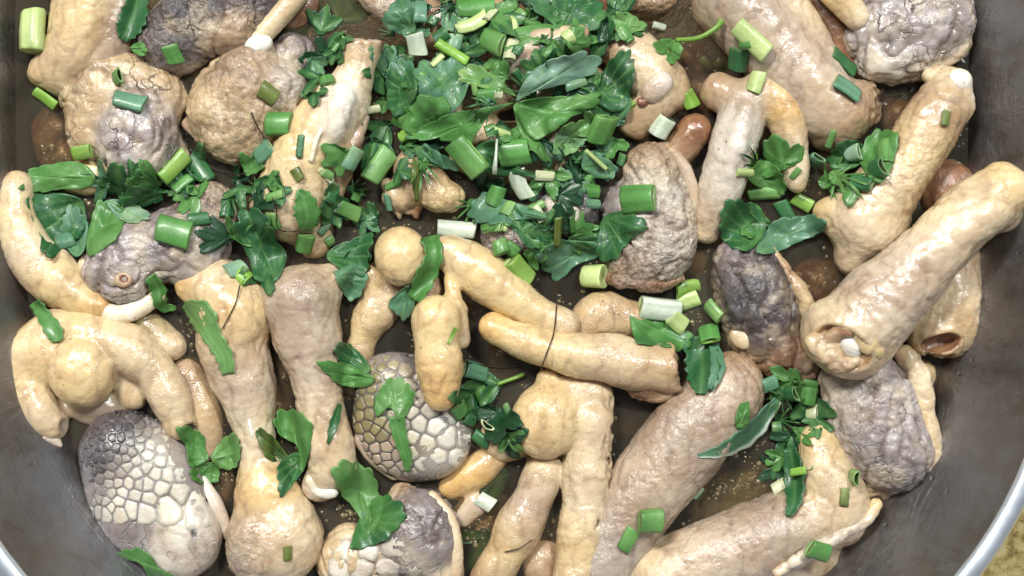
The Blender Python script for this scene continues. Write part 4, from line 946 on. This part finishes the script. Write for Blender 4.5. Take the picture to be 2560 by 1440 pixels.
# ---- named leaves
def pleaf(out, col, label, base=None, lift=3, teeth=.08, nt=None, curl=8, group='coriander and parsley leaves', name='coriander_leaf', sheen_tint=None, sub=None):
    """leaf with its own outline (picture points, clockwise or not), veins fanning from base, draped"""
    o = np.array(out, float); cen = o.mean(0); base = np.array(base if base is not None else o[0], float)
    m = len(o); D = []
    for i in range(m):
        a, b, c, d = o[i-1], o[i], o[(i+1) % m], o[(i+2) % m]
        for t in np.linspace(0, 1, 9, endpoint=False): D.append(.5*((2*b)+(c-a)*t+(2*a-5*b+4*c-d)*t*t+(3*b-a-3*c+d)*t**3))
    D = np.array(D); na = len(D); per = np.linalg.norm(np.roll(D, -1, 0)-D, axis=1).cumsum(); size = math.sqrt(np.ptp(o[:, 0])*np.ptp(o[:, 1]))
    nt = nt or max(8, round(per[-1]/(size*.2+8))); ph = rnd.random()*6
    rad = D-cen; far = np.linalg.norm(D-base, axis=1); far = np.clip(far/far.max()*1.5-.35, 0, 1)
    tz = np.abs(np.sin(per/per[-1]*math.pi*nt+ph))**.6
    t2 = np.abs(np.sin(per/per[-1]*math.pi*max(3, round(nt/3.2))+ph*2))**.7
    D = cen+rad*(1+(tz-.55)*teeth*2.6*far+(t2-.6)*teeth*2.6*far)[:, None]
    nr = 9; V = []; cols = []; tip = cen-base; ta = math.atan2(tip[1], tip[0]); va = [ta+q for q in (-1.0, -.62, -.28, 0, .3, .65, 1.05)]
    for k in range(nr+1):
        f = max((k/nr)**.8, .001)
        for i in range(na):
            p = cen+(D[i]-cen)*f; q = p-base; an = math.atan2(q[1], q[0]); dist = np.linalg.norm(q)
            vein = max(math.exp(-((math.atan2(math.sin(an-v), math.cos(an-v))*dist)/2.2)**2) for v in va)*min(1, dist/8)
            rid = math.cos(an*9+ph); zz = curl*math.sin(p[0]*.045+ph)*math.cos(p[1]*.05+ph*2)+1.8*rid-2.6*vein+curl*.5*f*math.sin(i/na*25+ph)
            V.append((p[0], p[1], zz)); b = GREEN[col]*(1+.10*rid); sh = (fbm(np.array([[p[0], p[1], 7.]]), .02, 2)[0])
            if sheen_tint: b = b*(1-max(0, sh)*1.2)+GREEN[sheen_tint]*max(0, sh)*1.2  # sheen mixed into the leaf colour as noise patches of a second green
            cols.append(b*(1-.55*vein)+GREEN['V']*.55*vein)
    V = np.array(V); w = np.stack([(V[:, 0]-1280)*.985, (720-V[:, 1])*.985], 1)
    if sub is None:
        g0 = hm(HS[0], w[:, 0], w[:, 1]); g1 = hm(HS[1], w[:, 0], w[:, 1]); hc = np.median(g1)
        z = np.maximum(g0*.75+g1*.25, .7*g1+.3*hc)+5+V[:, 2]+lift; z = np.maximum(z, g0+1.5)
    else: z = sub+V[:, 2]*.4
    k_ = (HC-z)/HC; V = np.stack([(V[:, 0]-1280)*k_, (720-V[:, 1])*k_, z], 1); n0 = len(V); F = []
    for k in range(nr):
        for i in range(na):
            j = (i+1) % na; q = (k*na+i, (k+1)*na+i, (k+1)*na+j, k*na+j); F.append(q); F.append(tuple(n0+v for v in q[::-1]))
    for i in range(na): j = (i+1) % na; F.append((nr*na+i, n0+nr*na+i, n0+nr*na+j, nr*na+j))
    if sub is None: splat(V, 0)
    ob = mesh_obj(name, np.concatenate([V, V-np.array([0, 0, 1.2])]), np.array(F), LEAF, None, np.clip(np.concatenate([cols, cols]), 0, 1)); tag(ob, label, 'herb leaf', group); refresh(); return ob
PL = [
 ([(75,490),(140,483),(205,500),(212,560),(185,600),(120,632),(95,570)],'D','smooth squarish dark leaf on the curled toe at left',(205,500),0),
 ([(150,580),(175,520),(215,545),(212,620),(185,640)],'B','blue-green leaf between the dark leaf and the mauve lump',(200,640),'T'),
 ([(50,468),(72,432),(120,412),(172,404),(218,415),(238,448),(215,470),(150,474),(100,478)],'G','broad serrated leaf over the curled toe at upper left',(238,450),'V'),
 ([(230,545),(255,503),(298,518),(307,560),(285,600),(225,642),(216,600)],'G','shiny tongue-shaped leaf against the mauve lump',(225,640),'V'),
 ([(265,503),(318,503),(372,538),(340,556),(300,546)],'T','pale glassy leaf sheet on top of the mauve lump',(265,503),'P'),
 ([(300,500),(330,468),(400,470),(420,482),(360,496),(330,512)],'D','dark leaf above the pale glassy sheet',(420,482),0),
 ([(585,560),(618,530),(668,545),(690,600),(716,640),(690,702),(640,700),(620,640)],'D','big dark leaf right of the mauve lump',(690,700),'B'),
 ([(645,1078),(675,1085),(705,1120),(735,1165),(700,1155),(662,1140)],'O','leaf showing an olive underside, between the two long legs',(735,1165),'K'),
 ([(700,1160),(740,1130),(765,1160),(745,1195),(705,1235),(695,1200)],'D','dark leaf tail between the two long legs',(760,1140),0),
 ([(690,1065),(700,1032),(725,1022),(748,1035),(780,1068),(778,1100),(768,1150),(752,1180),(742,1115),(708,1095)],'G','bright scalloped leaf on the long left leg',(752,1180),'V'),
 ([(445,1078),(480,1070),(508,1090),(514,1120),(520,1150),(478,1166),(465,1120)],'G','left lobe of the three-lobed leaf beside the honeycomb piece',(520,1150),0),
 ([(480,1165),(538,1158),(545,1198),(515,1210),(484,1196)],'G','lower lobe of the three-lobed leaf beside the honeycomb piece',(530,1158),0),
 ([(528,1140),(560,1098),(592,1088),(597,1140),(585,1172),(545,1168)],'V','light right lobe of the three-lobed leaf beside the honeycomb piece',(528,1150),'T'),
 ([(842,870),(870,860),(905,888),(926,928),(880,936),(848,905)],'D','upper dark leaf at the narrow part of the club-shaped leg',(926,930),0),
 ([(800,912),(850,905),(900,925),(936,945),(915,968),(870,966),(835,950)],'G','smooth pointed leaf left of the plated piece',(936,946),0),
 ([(942,992),(965,955),(1005,953),(1032,975),(1026,1020),(1000,1052),(975,1020),(942,1042)],'G','feathery leaf lying on the plated piece',(990,1060),'V'),
 ([(880,1372),(900,1290),(935,1250),(975,1240),(1006,1282),(985,1332),(930,1362)],'D','dark fan leaf over the slate lump at the bottom',(900,1300),'G'),
 ([(832,1192),(850,1165),(885,1156),(917,1170),(937,1202),(947,1245),(925,1265),(930,1300),(912,1312),(880,1265),(850,1230)],'V','large light fan leaf below the plated piece',(915,1312),'G'),
 ([(290,1392),(330,1370),(370,1385),(398,1420),(440,1445),(380,1448),(350,1410)],'G','leaf hanging under the honeycomb piece at the bottom edge',(440,1445),0),
 ([(975,758),(1018,715),(1040,735),(1032,770),(1008,798)],'B','small pointed leaf left of the upright finger',(1025,715),0),
 ([(815,640),(850,610),(925,590),(920,640),(905,690),(850,670)],'D','dark folded leaf right of the club-shaped leg',(815,640),'B'),
 ([(840,690),(880,660),(915,690),(905,730),(870,745)],'B','blue-green leaf below the dark folded one',(840,690),'D'),
 ([(1890,628),(1920,570),(1960,545),(2030,543),(2062,575),(2000,602),(1940,632)],'B','crumpled blue-green leaf above the slate piece',(1890,628),'T'),
 ([(1800,562),(1815,515),(1850,500),(1890,520),(1917,560),(1900,602),(1870,627),(1835,620),(1810,595)],'D','scalloped dark leaf above the slate piece',(1900,602),'G'),
 ([(1575,790),(1600,800),(1650,788),(1700,810),(1728,835),(1700,872),(1640,862),(1590,852)],'G','serrated dark leaf under the white scallion stalk at right',(1575,790),'D'),
 ([(1050,252),(1038,180),(1090,150),(1150,150),(1172,200),(1150,262),(1100,292)],'B','blue-green leaf on the left flank of the heap',(1150,262),'G'),
 ([(968,200),(985,150),(1035,170),(1040,240),(1000,290),(970,260)],'D','dark leaf left of the blue-green one on the heap flank',(1040,240),'B'),
 ([(1010,300),(1060,240),(1120,260),(1110,330),(1050,350)],'G','green leaf at the lower left of the heap',(1110,330),'B'),
 ([(1380,60),(1330,5),(1420,-20),(1500,10),(1490,70),(1430,90)],'D','dark fan leaf at the top edge of the heap',(1400,90),'G'),
 ([(1260,120),(1300,70),(1370,60),(1400,80),(1340,110)],'G','green leaf above the craggy scrap',(1400,80),'V'),
 ([(960,40),(1000,0),(1040,10),(1035,80),(985,80)],'B','squarish blue leaf at the top left of the heap',(1035,80),'D'),
 ([(1500,190),(1540,142),(1578,135),(1576,240),(1540,278),(1490,250)],'D','dark leaf at the right flank of the heap',(1500,240),'K'),
 ([(1180,380),(1240,350),(1300,420),(1360,440),(1280,440),(1220,430)],'D','dark leaf under the bright scallion disc',(1180,380),0),
 ([(1290,240),(1250,200),(1195,165),(1150,180),(1150,200),(1200,217),(1245,228)],'V','light olive leaf at the upper left of the biggest leaf',(1290,240),'P'),
 ([(1285,270),(1300,330),(1340,385),(1375,402),(1345,345),(1312,292)],'G','narrow lobe leaf running down from the heap centre',(1285,270),'V'),
 ([(1285,256),(1230,280),(1195,330),(1160,378),(1120,352),(1030,345),(1075,310),(1120,285),(1180,275)],'G','long-lobed leaf sweeping left across the heap middle',(1285,256),'T'),
 ([(1290,252),(1320,190),(1380,150),(1450,133),(1492,160),(1470,192),(1400,212),(1330,232)],'T','pale blue-green glossy leaf rising right from the heap centre',(1290,252),'B'),
 ([(1285,262),(1340,245),(1420,242),(1492,235),(1475,268),(1440,287),(1390,322),(1335,347),(1300,302)],'G','ribbed green leaf spreading right from the heap centre',(1285,262),'V'),
 ([(1390,342),(1420,310),(1462,305),(1466,350),(1430,382),(1385,380)],'V','bright jagged leaf below the ribbed leaf',(1420,345),'T'),
 ([(1530,42),(1560,33),(1600,48),(1613,70),(1582,82),(1560,102),(1540,76)],'V','pale light leaf above the beige joint',(1560,100),'P'),
 ([(1455,420),(1480,380),(1540,420),(1520,450)],'B','bluish leaf bit under the thin pale stem',(1455,420),0),
 ([(1638,112),(1665,95),(1700,108),(1707,130),(1682,155),(1655,138)],'G','bright leaf on a curving yellow stalk at the top',(1690,98),'V'),
 ([(1345,640),(1400,602),(1460,610),(1522,590),(1500,640),(1440,662),(1400,702),(1380,682)],'B','blue-green leaf hanging under the cream plates',(1522,590),'D'),
 ([(1490,602),(1510,542),(1560,530),(1622,562),(1582,592),(1540,642),(1500,640)],'D','dark leaf left of the grainy grey piece',(1510,542),'K'),
 ([(1420,600),(1450,585),(1500,600),(1470,625)],'D','small dark leaf right of the cream plates',(1420,600),0),
 ([(1180,540),(1210,480),(1260,500),(1330,520),(1370,545),(1290,550),(1220,560)],'B','blue-green leaf under the white scallion curl',(1370,545),'D'),
 ([(2150,385),(2188,333),(2237,330),(2236,400),(2205,455),(2170,440)],'G','green leaf under the ring on the flared leg',(2205,455),'D'),
 ([(2070,395),(2110,355),(2160,360),(2150,410),(2100,425)],'D','dark leaf left of the ring on the flared leg',(2150,410),'G'),
 ([(1870,440),(1900,400),(1950,430),(1960,480),(1900,470)],'G','green leaf at the left of the right herb patch',(1870,440),'V'),
 ([(1840,1070),(1845,1020),(1872,1010),(1870,1060)],'G','small leaf near the tan rounded leg top',(1850,1068),0),
 ([(325,120),(350,105),(368,125),(350,140)],'G','small leaf right of the top left leg stump',(325,120),0)]
for o_, c, lab, b_, sh in PL: pleaf(o_, c, lab, b_, sheen_tint=sh or None)
LV = [
 (600,470,50,280,'tri','D','dark jagged leaf left of the yellow leg',0),(620,430,46,60,'fan','G','bright leaf scrap below the wet scallion at the tan ball',0),
 (2065,455,82,10,'frond','G','feathery fern-like leaf on the flared leg',0), (2090,440,74,-50,'frond','V','second feathery leaf on the flared leg',0),
 (1180,510,60,250,'frond','G','bright feathery leaf on the stringy joint',0), (1245,960,60,200,'two','D','dark leaf right of the orange finger near the ball pad',70),
 (1490,330,50,120,'tri','V','small light jagged leaf right in the heap',0), (1230,30,66,340,'fan','G','green leaf near the top edge above the heap scrap',0),(460,462,46,170,'fan','D','dark leaf beside the lime stick, above the mauve lump',0)]
for i, (x, y, s, yaw, kd, c, lab, st) in enumerate(LV):
    leaf(x, y, s, yaw, kd, c, lab, stem=st, curl=rnd.uniform(.05, .13), lift=2)
    if i % 3 == 2: refresh()
refresh()
STR = [
 ([(345,-10,24),(335,35,34),(318,75,30),(305,100,10)],'D','dark tapered leaf beside the top left leg stump',None),
 ([(745,475,6),(760,500,26),(768,545,32),(755,580,8)],'G','upright folded leaf on the flared yellow leg',None),
 ([(460,760,10),(500,785,34),(530,840,24),(560,890,22),(570,935,16)],'V','long ragged green leaf down the long left leg',None),
 ([(85,755,14),(110,790,18),(135,830,22),(140,855,12)],'G','crooked green leaf scrap above the splayed foot',None),
 ([(375,690,14),(395,725,20),(405,765,15),(440,770,5)],'G','curled green scrap hanging on the mauve lump',None),
 ([(990,1040,20),(1000,1090,18),(1015,1140,14),(1020,1180,6)],'G','thin leaf tail trailing down the plated piece',None),
 ([(1075,590,24),(1085,640,22),(1060,700,26),(1035,750,16)],'G','twisted bright leaf across the yellow ball pad',None),
 ([(1745,1140,4),(1810,1125,18),(1880,1080,24),(1945,1000,12)],'B','long green strip with a white edge curving across the pinkish leg','W'),
 ([(1975,1120,16),(1985,1190,26),(1985,1250,20),(1970,1290,8)],'D','dark strip hanging beside the upright toe at lower right',None),
 ([(1740,840,30),(1755,900,42),(1755,950,36),(1750,985,12)],'D','wide dark strip on the tan rounded leg top',None),
 ([(1785,860,12),(1795,920,18),(1775,975,8)],'B','narrow ribbed strip right of the wide dark strip',None),
 ([(850,1010,6),(835,1060,12),(820,1110,3)],'D','narrow pointed leaf on the club-shaped leg',None),
 ([(1055,365,10),(1100,400,16),(1150,420,10)],'B','wet curled strip over the stringy joint',None),
 ([(1035,395,4),(1040,450,11),(1042,505,4)],'O','olive sliver lying on the stringy joint',None),
 ([(1890,380,4),(1885,400,8),(1870,440,4)],'L','thin yellow-green sliver on the whitish toe',None),
 ([(1140,820,6),(1120,860,3)],'L','tiny sliver beside the upright finger',None)]
for k, (p, c, lab, ed) in enumerate(STR):
    strip(p, c, lab, ed); refresh()
tube_o = tube('herb_stalk', [P(1690,100,80), P(1745,95,112), P(1790,70,118), P(1805,50,120)], [6, 6, 7, 9], ONION, None, GREEN['L']*.75); tag(tube_o, 'curving yellow-green stalk at the top beside the slanting leg', 'herb stalk')
# ---- named scallions: x, y, length, width, yaw, colour, label, extras
SCN = [
 (90,82,112,72,92,'P','fat pale scallion stalk piece at the left wall',dict(flat=.9,hole=.3,lift=10)), (113,248,72,34,-36,'L','bright scallion stick below the top left leg stump',{}),
 (325,253,84,52,-12,'B','flat blue-green scallion piece on the shiny muzzle piece',dict(flat=.4)), (297,195,42,44,20,'G','green scallion ring above the flat blue-green piece',dict(tilt=60,hole=.7)),
 (433,137,52,46,-70,'G','green oval scallion bit on the dark wrinkled piece',{}), (672,234,52,48,-35,'O','olive square scallion bit on the tan ball',dict(flat=.4)),
 (698,310,68,64,0,'G','big dark green scallion bit right of the tan ball',dict(flat=.55)), (660,380,56,50,40,'B','wet blue-green scallion bit at the foot of the tan ball',{}),
 (205,382,66,40,5,'L','light green scallion bit below the muzzle piece',{}), (438,418,98,46,50,'L','bright lime scallion stick under the shiny muzzle',{}),
 (502,422,84,48,-55,'D','dark scallion piece beside the lime stick',{}), (455,458,58,34,40,'G','short green scallion bit below the lime stick',{}),
 (435,580,92,76,-15,'G','large flat square scallion on the mauve lump',dict(flat=.3)), (497,547,56,36,10,'D','small dark scallion bit above right of the large flat square',{}),
 (163,600,44,44,20,'B','small blue-green cut scallion on the left dark leaf',{}), (872,528,72,42,-25,'G','green scallion tube with a white cut end, left of the yellow ball pad',dict(inner='W')),
 (950,415,98,56,55,'V','large light green wrapped scallion left of the stringy joint',dict(flat=.45)), (884,398,62,42,60,'B','bluish scallion left of the large light one',{}),
 (1015,335,50,32,30,'L','yellow-green scallion stub at the lower left of the heap',{}), (1040,112,58,54,-80,'W','white scallion cube with a dark hole at the top left of the heap',dict(hole=.35,inner='P')),
 (1130,132,96,28,-32,'L','thin yellow-green scallion stalk slanting in the upper heap',dict(hole=.3,flat=.9)), (1093,150,42,20,45,'P','tiny pale scallion chip beside the slanting stalk',{}),
 (933,275,44,22,15,'C','small cream scallion chip right of the flat-knobbed leg',dict(lift=6)), (1180,62,90,40,22,'P','pale scallion curl near the top of the heap',dict(curve=.5)), (1225,35,46,24,55,'C','pale curled tip beside the scallion curl at the top',{}),
 (1190,14,100,60,4,'G','wide green scallion tube at the top edge of the heap',{}), (1230,106,66,60,-30,'G','squarish green scallion below the wide tube at the top',dict(flat=.4)),
 (1052,30,34,66,0,'B','flat blue-green scallion standing at the top left of the heap',{}), (1168,395,112,72,-50,'G','big folded scallion leaf with a light stripe in the lower heap',dict(flat=.45)),
 (1190,385,90,18,-50,'L','light stripe sliver lying along the big folded scallion',{}), (1285,382,84,72,5,'G','rounded bright scallion disc in the lower heap',dict(flat=.6)),
 (1298,462,84,50,-68,'W','white curled scallion in the lower middle of the heap',dict(inner='T',curve=.4)), (1362,440,52,28,-3,'C','cream scallion chip right of the white curl',{}),
 (1237,490,54,48,70,'G','bright green scallion tube left of the white curl',{}), (1268,520,42,34,60,'V','small green scallion below the bright tube',{}),
 (1505,325,80,72,68,'G','large green scallion square on the right of the heap',dict(flat=.4)), (1592,495,96,78,2,'G','largest rectangular green scallion, on the grainy grey piece',dict(flat=.35,lift=4)),
 (1655,318,56,54,60,'W','glossy white scallion dome above the grainy grey piece',dict(flat=.9,inner='K')), (1725,250,46,46,-60,'L','lime scallion bit right of the pink knuckle',{}),
 (1878,102,112,54,-44,'P','pale white scallion stalk on the slanting leg',dict(flat=.7,inner='W',hole=.3)), (1843,150,62,56,85,'D','dark square scallion below the pale stalk',dict(flat=.35)),
 (1862,112,34,30,0,'G','tiny green bit on the pale stalk',{}), (1888,205,56,44,70,'P','pale lime scallion on the arched foot',{}),
 (2110,155,86,40,-38,'D','dark scallion tube left of the creased grey piece',{}), (2118,220,80,54,-32,'B','dark blue-green scallion on the end of the slanting leg',{}),
 (2365,295,40,24,80,'O','faint olive chip on the leg below the white cartilage knob',dict(flat=.25)), (2128,385,46,46,10,'T','pale translucent scallion bead in the right herb patch',dict(tilt=50)),
 (2188,425,52,56,30,'D','dark open scallion ring on the flared leg',dict(tilt=65,hole=.75)), (2212,378,76,46,80,'G','green scallion at the upper end of the right herb patch',{}),
 (2005,507,56,38,-30,'L','lime scallion tube with a pale end, right herb patch',dict(inner='P')), (1910,485,88,40,5,'V','half-moon light scallion above the scalloped dark leaf',dict(flat=.4)),
 (1142,570,104,50,-6,'W','smooth white scallion petal right of the yellow ball pad',dict(flat=.55,hole=.25,inner='W')), (1297,675,84,62,-50,'L','bright lime scallion chunk below the herb heap',dict(flat=.75,inner='P')),
 (1485,692,60,64,0,'P','round pale scallion disc left of the torn brown flesh',dict(flat=.9,hole=.2)), (1395,580,84,22,88,'O','thin upright olive stalk on the cream plates',{}),
 (1482,478,44,40,0,'G','small green scallion at the right edge of the cream plates',{}), (1483,510,44,26,0,'B','tiny blue-green chip below the small green scallion',{}),
 (1720,718,70,40,18,'L','yellow-green arc of scallion above the white stalk at right',dict(curve=-.5)), (1722,752,56,44,20,'P','pale inner scallion slice under the yellow-green arc',{}),
 (1648,772,112,62,-6,'W','white scallion stalk piece above the serrated leaf',dict(flat=.8,hole=.3,inner='P')), (1695,805,50,50,-40,'P','pale chunk at the right end of the white stalk piece',{}), (1782,778,58,42,-50,'V','light scallion scrap right of the white stalk piece',{}),
 (1770,832,56,58,-85,'G','upright scallion tube showing its open end, on the wide dark strip',dict(tilt=50,hole=.4,inner='L')), (1190,925,66,54,-20,'B','bluish cut scallion right of the orange finger',dict(flat=.5)),
 (1625,1302,62,64,0,'G','green scallion cube between the pinkish leg and the speckled leg',dict(flat=.6)), (1572,1350,62,42,60,'G','darker scallion below left of the green cube',{}),
 (720,1383,38,24,90,'O','tiny olive square on the big joint at the bottom',dict(flat=.2)), (1995,1178,46,22,15,'L','short lime stick beside the upright toe at lower right',{}),
 (2112,1242,48,26,85,'O','olive scallion bit at the base of the upright toe',{}), (2130,1192,46,44,0,'V','thin open scallion hoop by the mauve lump',dict(tilt=80,hole=.85)), 
 (2045,1375,62,50,-20,'G','green scallion cube at the bottom right edge',dict(flat=.6)), (1217,1065,26,44,60,'C','pale scallion hoop right of the plated piece',dict(tilt=80,hole=.75)),
 (1213,1255,48,44,-30,'W','white scallion square floating below the plated piece',dict(flat=.5)), (590,670,54,48,20,'T','shiny translucent scallion left of the club-shaped leg',{}),
 (745,435,34,28,-60,'O','yellow chip on the flared yellow leg',{}), (765,610,56,48,70,'G','curled green scallion above the club-shaped leg',{}), (1648,66,40,20,-10,'W','white chip at the top right of the heap',dict(lift=5)),
 (2035,402,40,46,40,'B','dark open scallion curl at the left of the right herb patch',dict(tilt=60,hole=.8)), (750,365,60,18,85,'D','thin dark stick on the pale flesh of the yellow leg',{}), (1440,210,60,26,20,'B','bluish scallion sliver across the heap centre',{}),
 (1925,960,44,40,20,'B','pale blue-green scallion right of the tan rounded leg top',{}), (1975,985,44,44,10,'D','dark scallion ring in the sunken herbs at lower right',dict(tilt=65,hole=.7)), (2020,990,48,44,80,'G','green scallion bit left of the mauve lump at lower right',{}),
 (1285,60,14,56,10,'P','thin pale splinter above the heap scrap',{}), (1240,395,8,90,0,'W','thin white thread of scallion in the lower heap',dict(flat=1)), (1490,400,80,12,-40,'P','thin pale stem slanting right in the lower heap',dict(flat=1))]
for i, (x, y, ln, wd, yaw, c, lab, kw) in enumerate(SCN):
    kw = dict(kw); kw.setdefault('lift', 3)
    scallion(x, y, ln*.92, wd*.9, yaw, c, lab, **kw)
    if i % 4 == 3: refresh()
refresh()

# fillers that other herbs cover completely are left out
gone = 0
for o in FILL:
    v = np.empty(len(o.data.vertices)*3); o.data.vertices.foreach_get('co', v); v = v.reshape(-1, 3)/S+np.array(o.location)/S
    vis = (v[:, 2] > hm(HM, v[:, 0], v[:, 1])-3).mean()
    if vis < .07: bpy.data.objects.remove(o); gone += 1
print('pruned', gone, 'of', len(FILL))
# ---- hairs
for pts, lab in [([(628,280),(640,310),(660,345)],'short dark hair on the tan ball of skin'), ([(668,462),(690,520),(700,575),(770,575)],'long dark hair looping over the flared yellow leg'),
                 ([(600,712),(588,760),(556,822)],'fine dark hair on the long left leg'), ([(1392,762),(1385,830),(1368,880),(1352,925)],'dark hair lying across the two toes right of centre'),
                 ([(1160,905),(1240,918),(1310,915)],'pale curved hair right of the blue scallion'), ([(500,395),(540,425),(600,440)],'thin hair below the tan ball'), ([(1262,1380),(1300,1370),(1330,1350)],'short dark hair on the hanging toe at the bottom')]:
    pp = []
    d = catmull([np.array(p, float) for p in pts], 5)
    for q in d:
        w0 = P(q[0], q[1], 60); z = float(hm(HS[0], w0[0], w0[1]))+4; pp.append(P(q[0], q[1], z))
    tag(tube('hair', pp, [1.6]*len(pp), HAIR, None, None, 6, 2), lab, 'hair', 'loose hairs on the meat')

# ---- fat droplets and bubbles on the broth
DR = plain('fat_droplet', (160, 146, 108), .08, Transmission_Weight=.5, Coat_Weight=1.0)
HE = blur(HM, 2)
V = []; F = []
cnt = 0; t0 = 0
while cnt < 300 and t0 < 20000:
    t0 += 1
    x = rnd.uniform(-1260, 1260); y = rnd.uniform(-700, 700)
    hh = hm(HM, x, y)
    if hh > 1: continue
    near = hm(HE, x, y) > 9
    if abs((x-CX)/1150)**3+abs((y-CY)/1430)**3 > 1: continue
    cx, cy = x, y
    if not near and fbm(np.array([[x, y, 3.]]), .01, 2)[0] < .3: continue
    r_ = rnd.uniform(1.6, 4) if rnd.random() < .9 else rnd.uniform(4, 8); b = len(V); V.append((x, y, r_*.6))
    for rr, zz in ((.6, .45), (1, -.1)):
        for k in range(8): a = k*math.pi/4; V.append((x+r_*rr*math.cos(a), y+r_*rr*math.sin(a), r_*zz))
    for k in range(8): j = (k+1) % 8; F.append((b, b+1+k, b+1+j)); F.append((b+1+k, b+9+k, b+9+j, b+1+j))
    cnt += 1
if V: tag(mesh_obj('fat_droplets', V, F, DR), 'tiny fat droplets and bubbles scattered on the broth', 'fat', kind='stuff')
print('objects', len(bpy.data.objects), 'tris~', sum(len(o.data.polygons) for o in bpy.data.objects if o.type == 'MESH')*2)
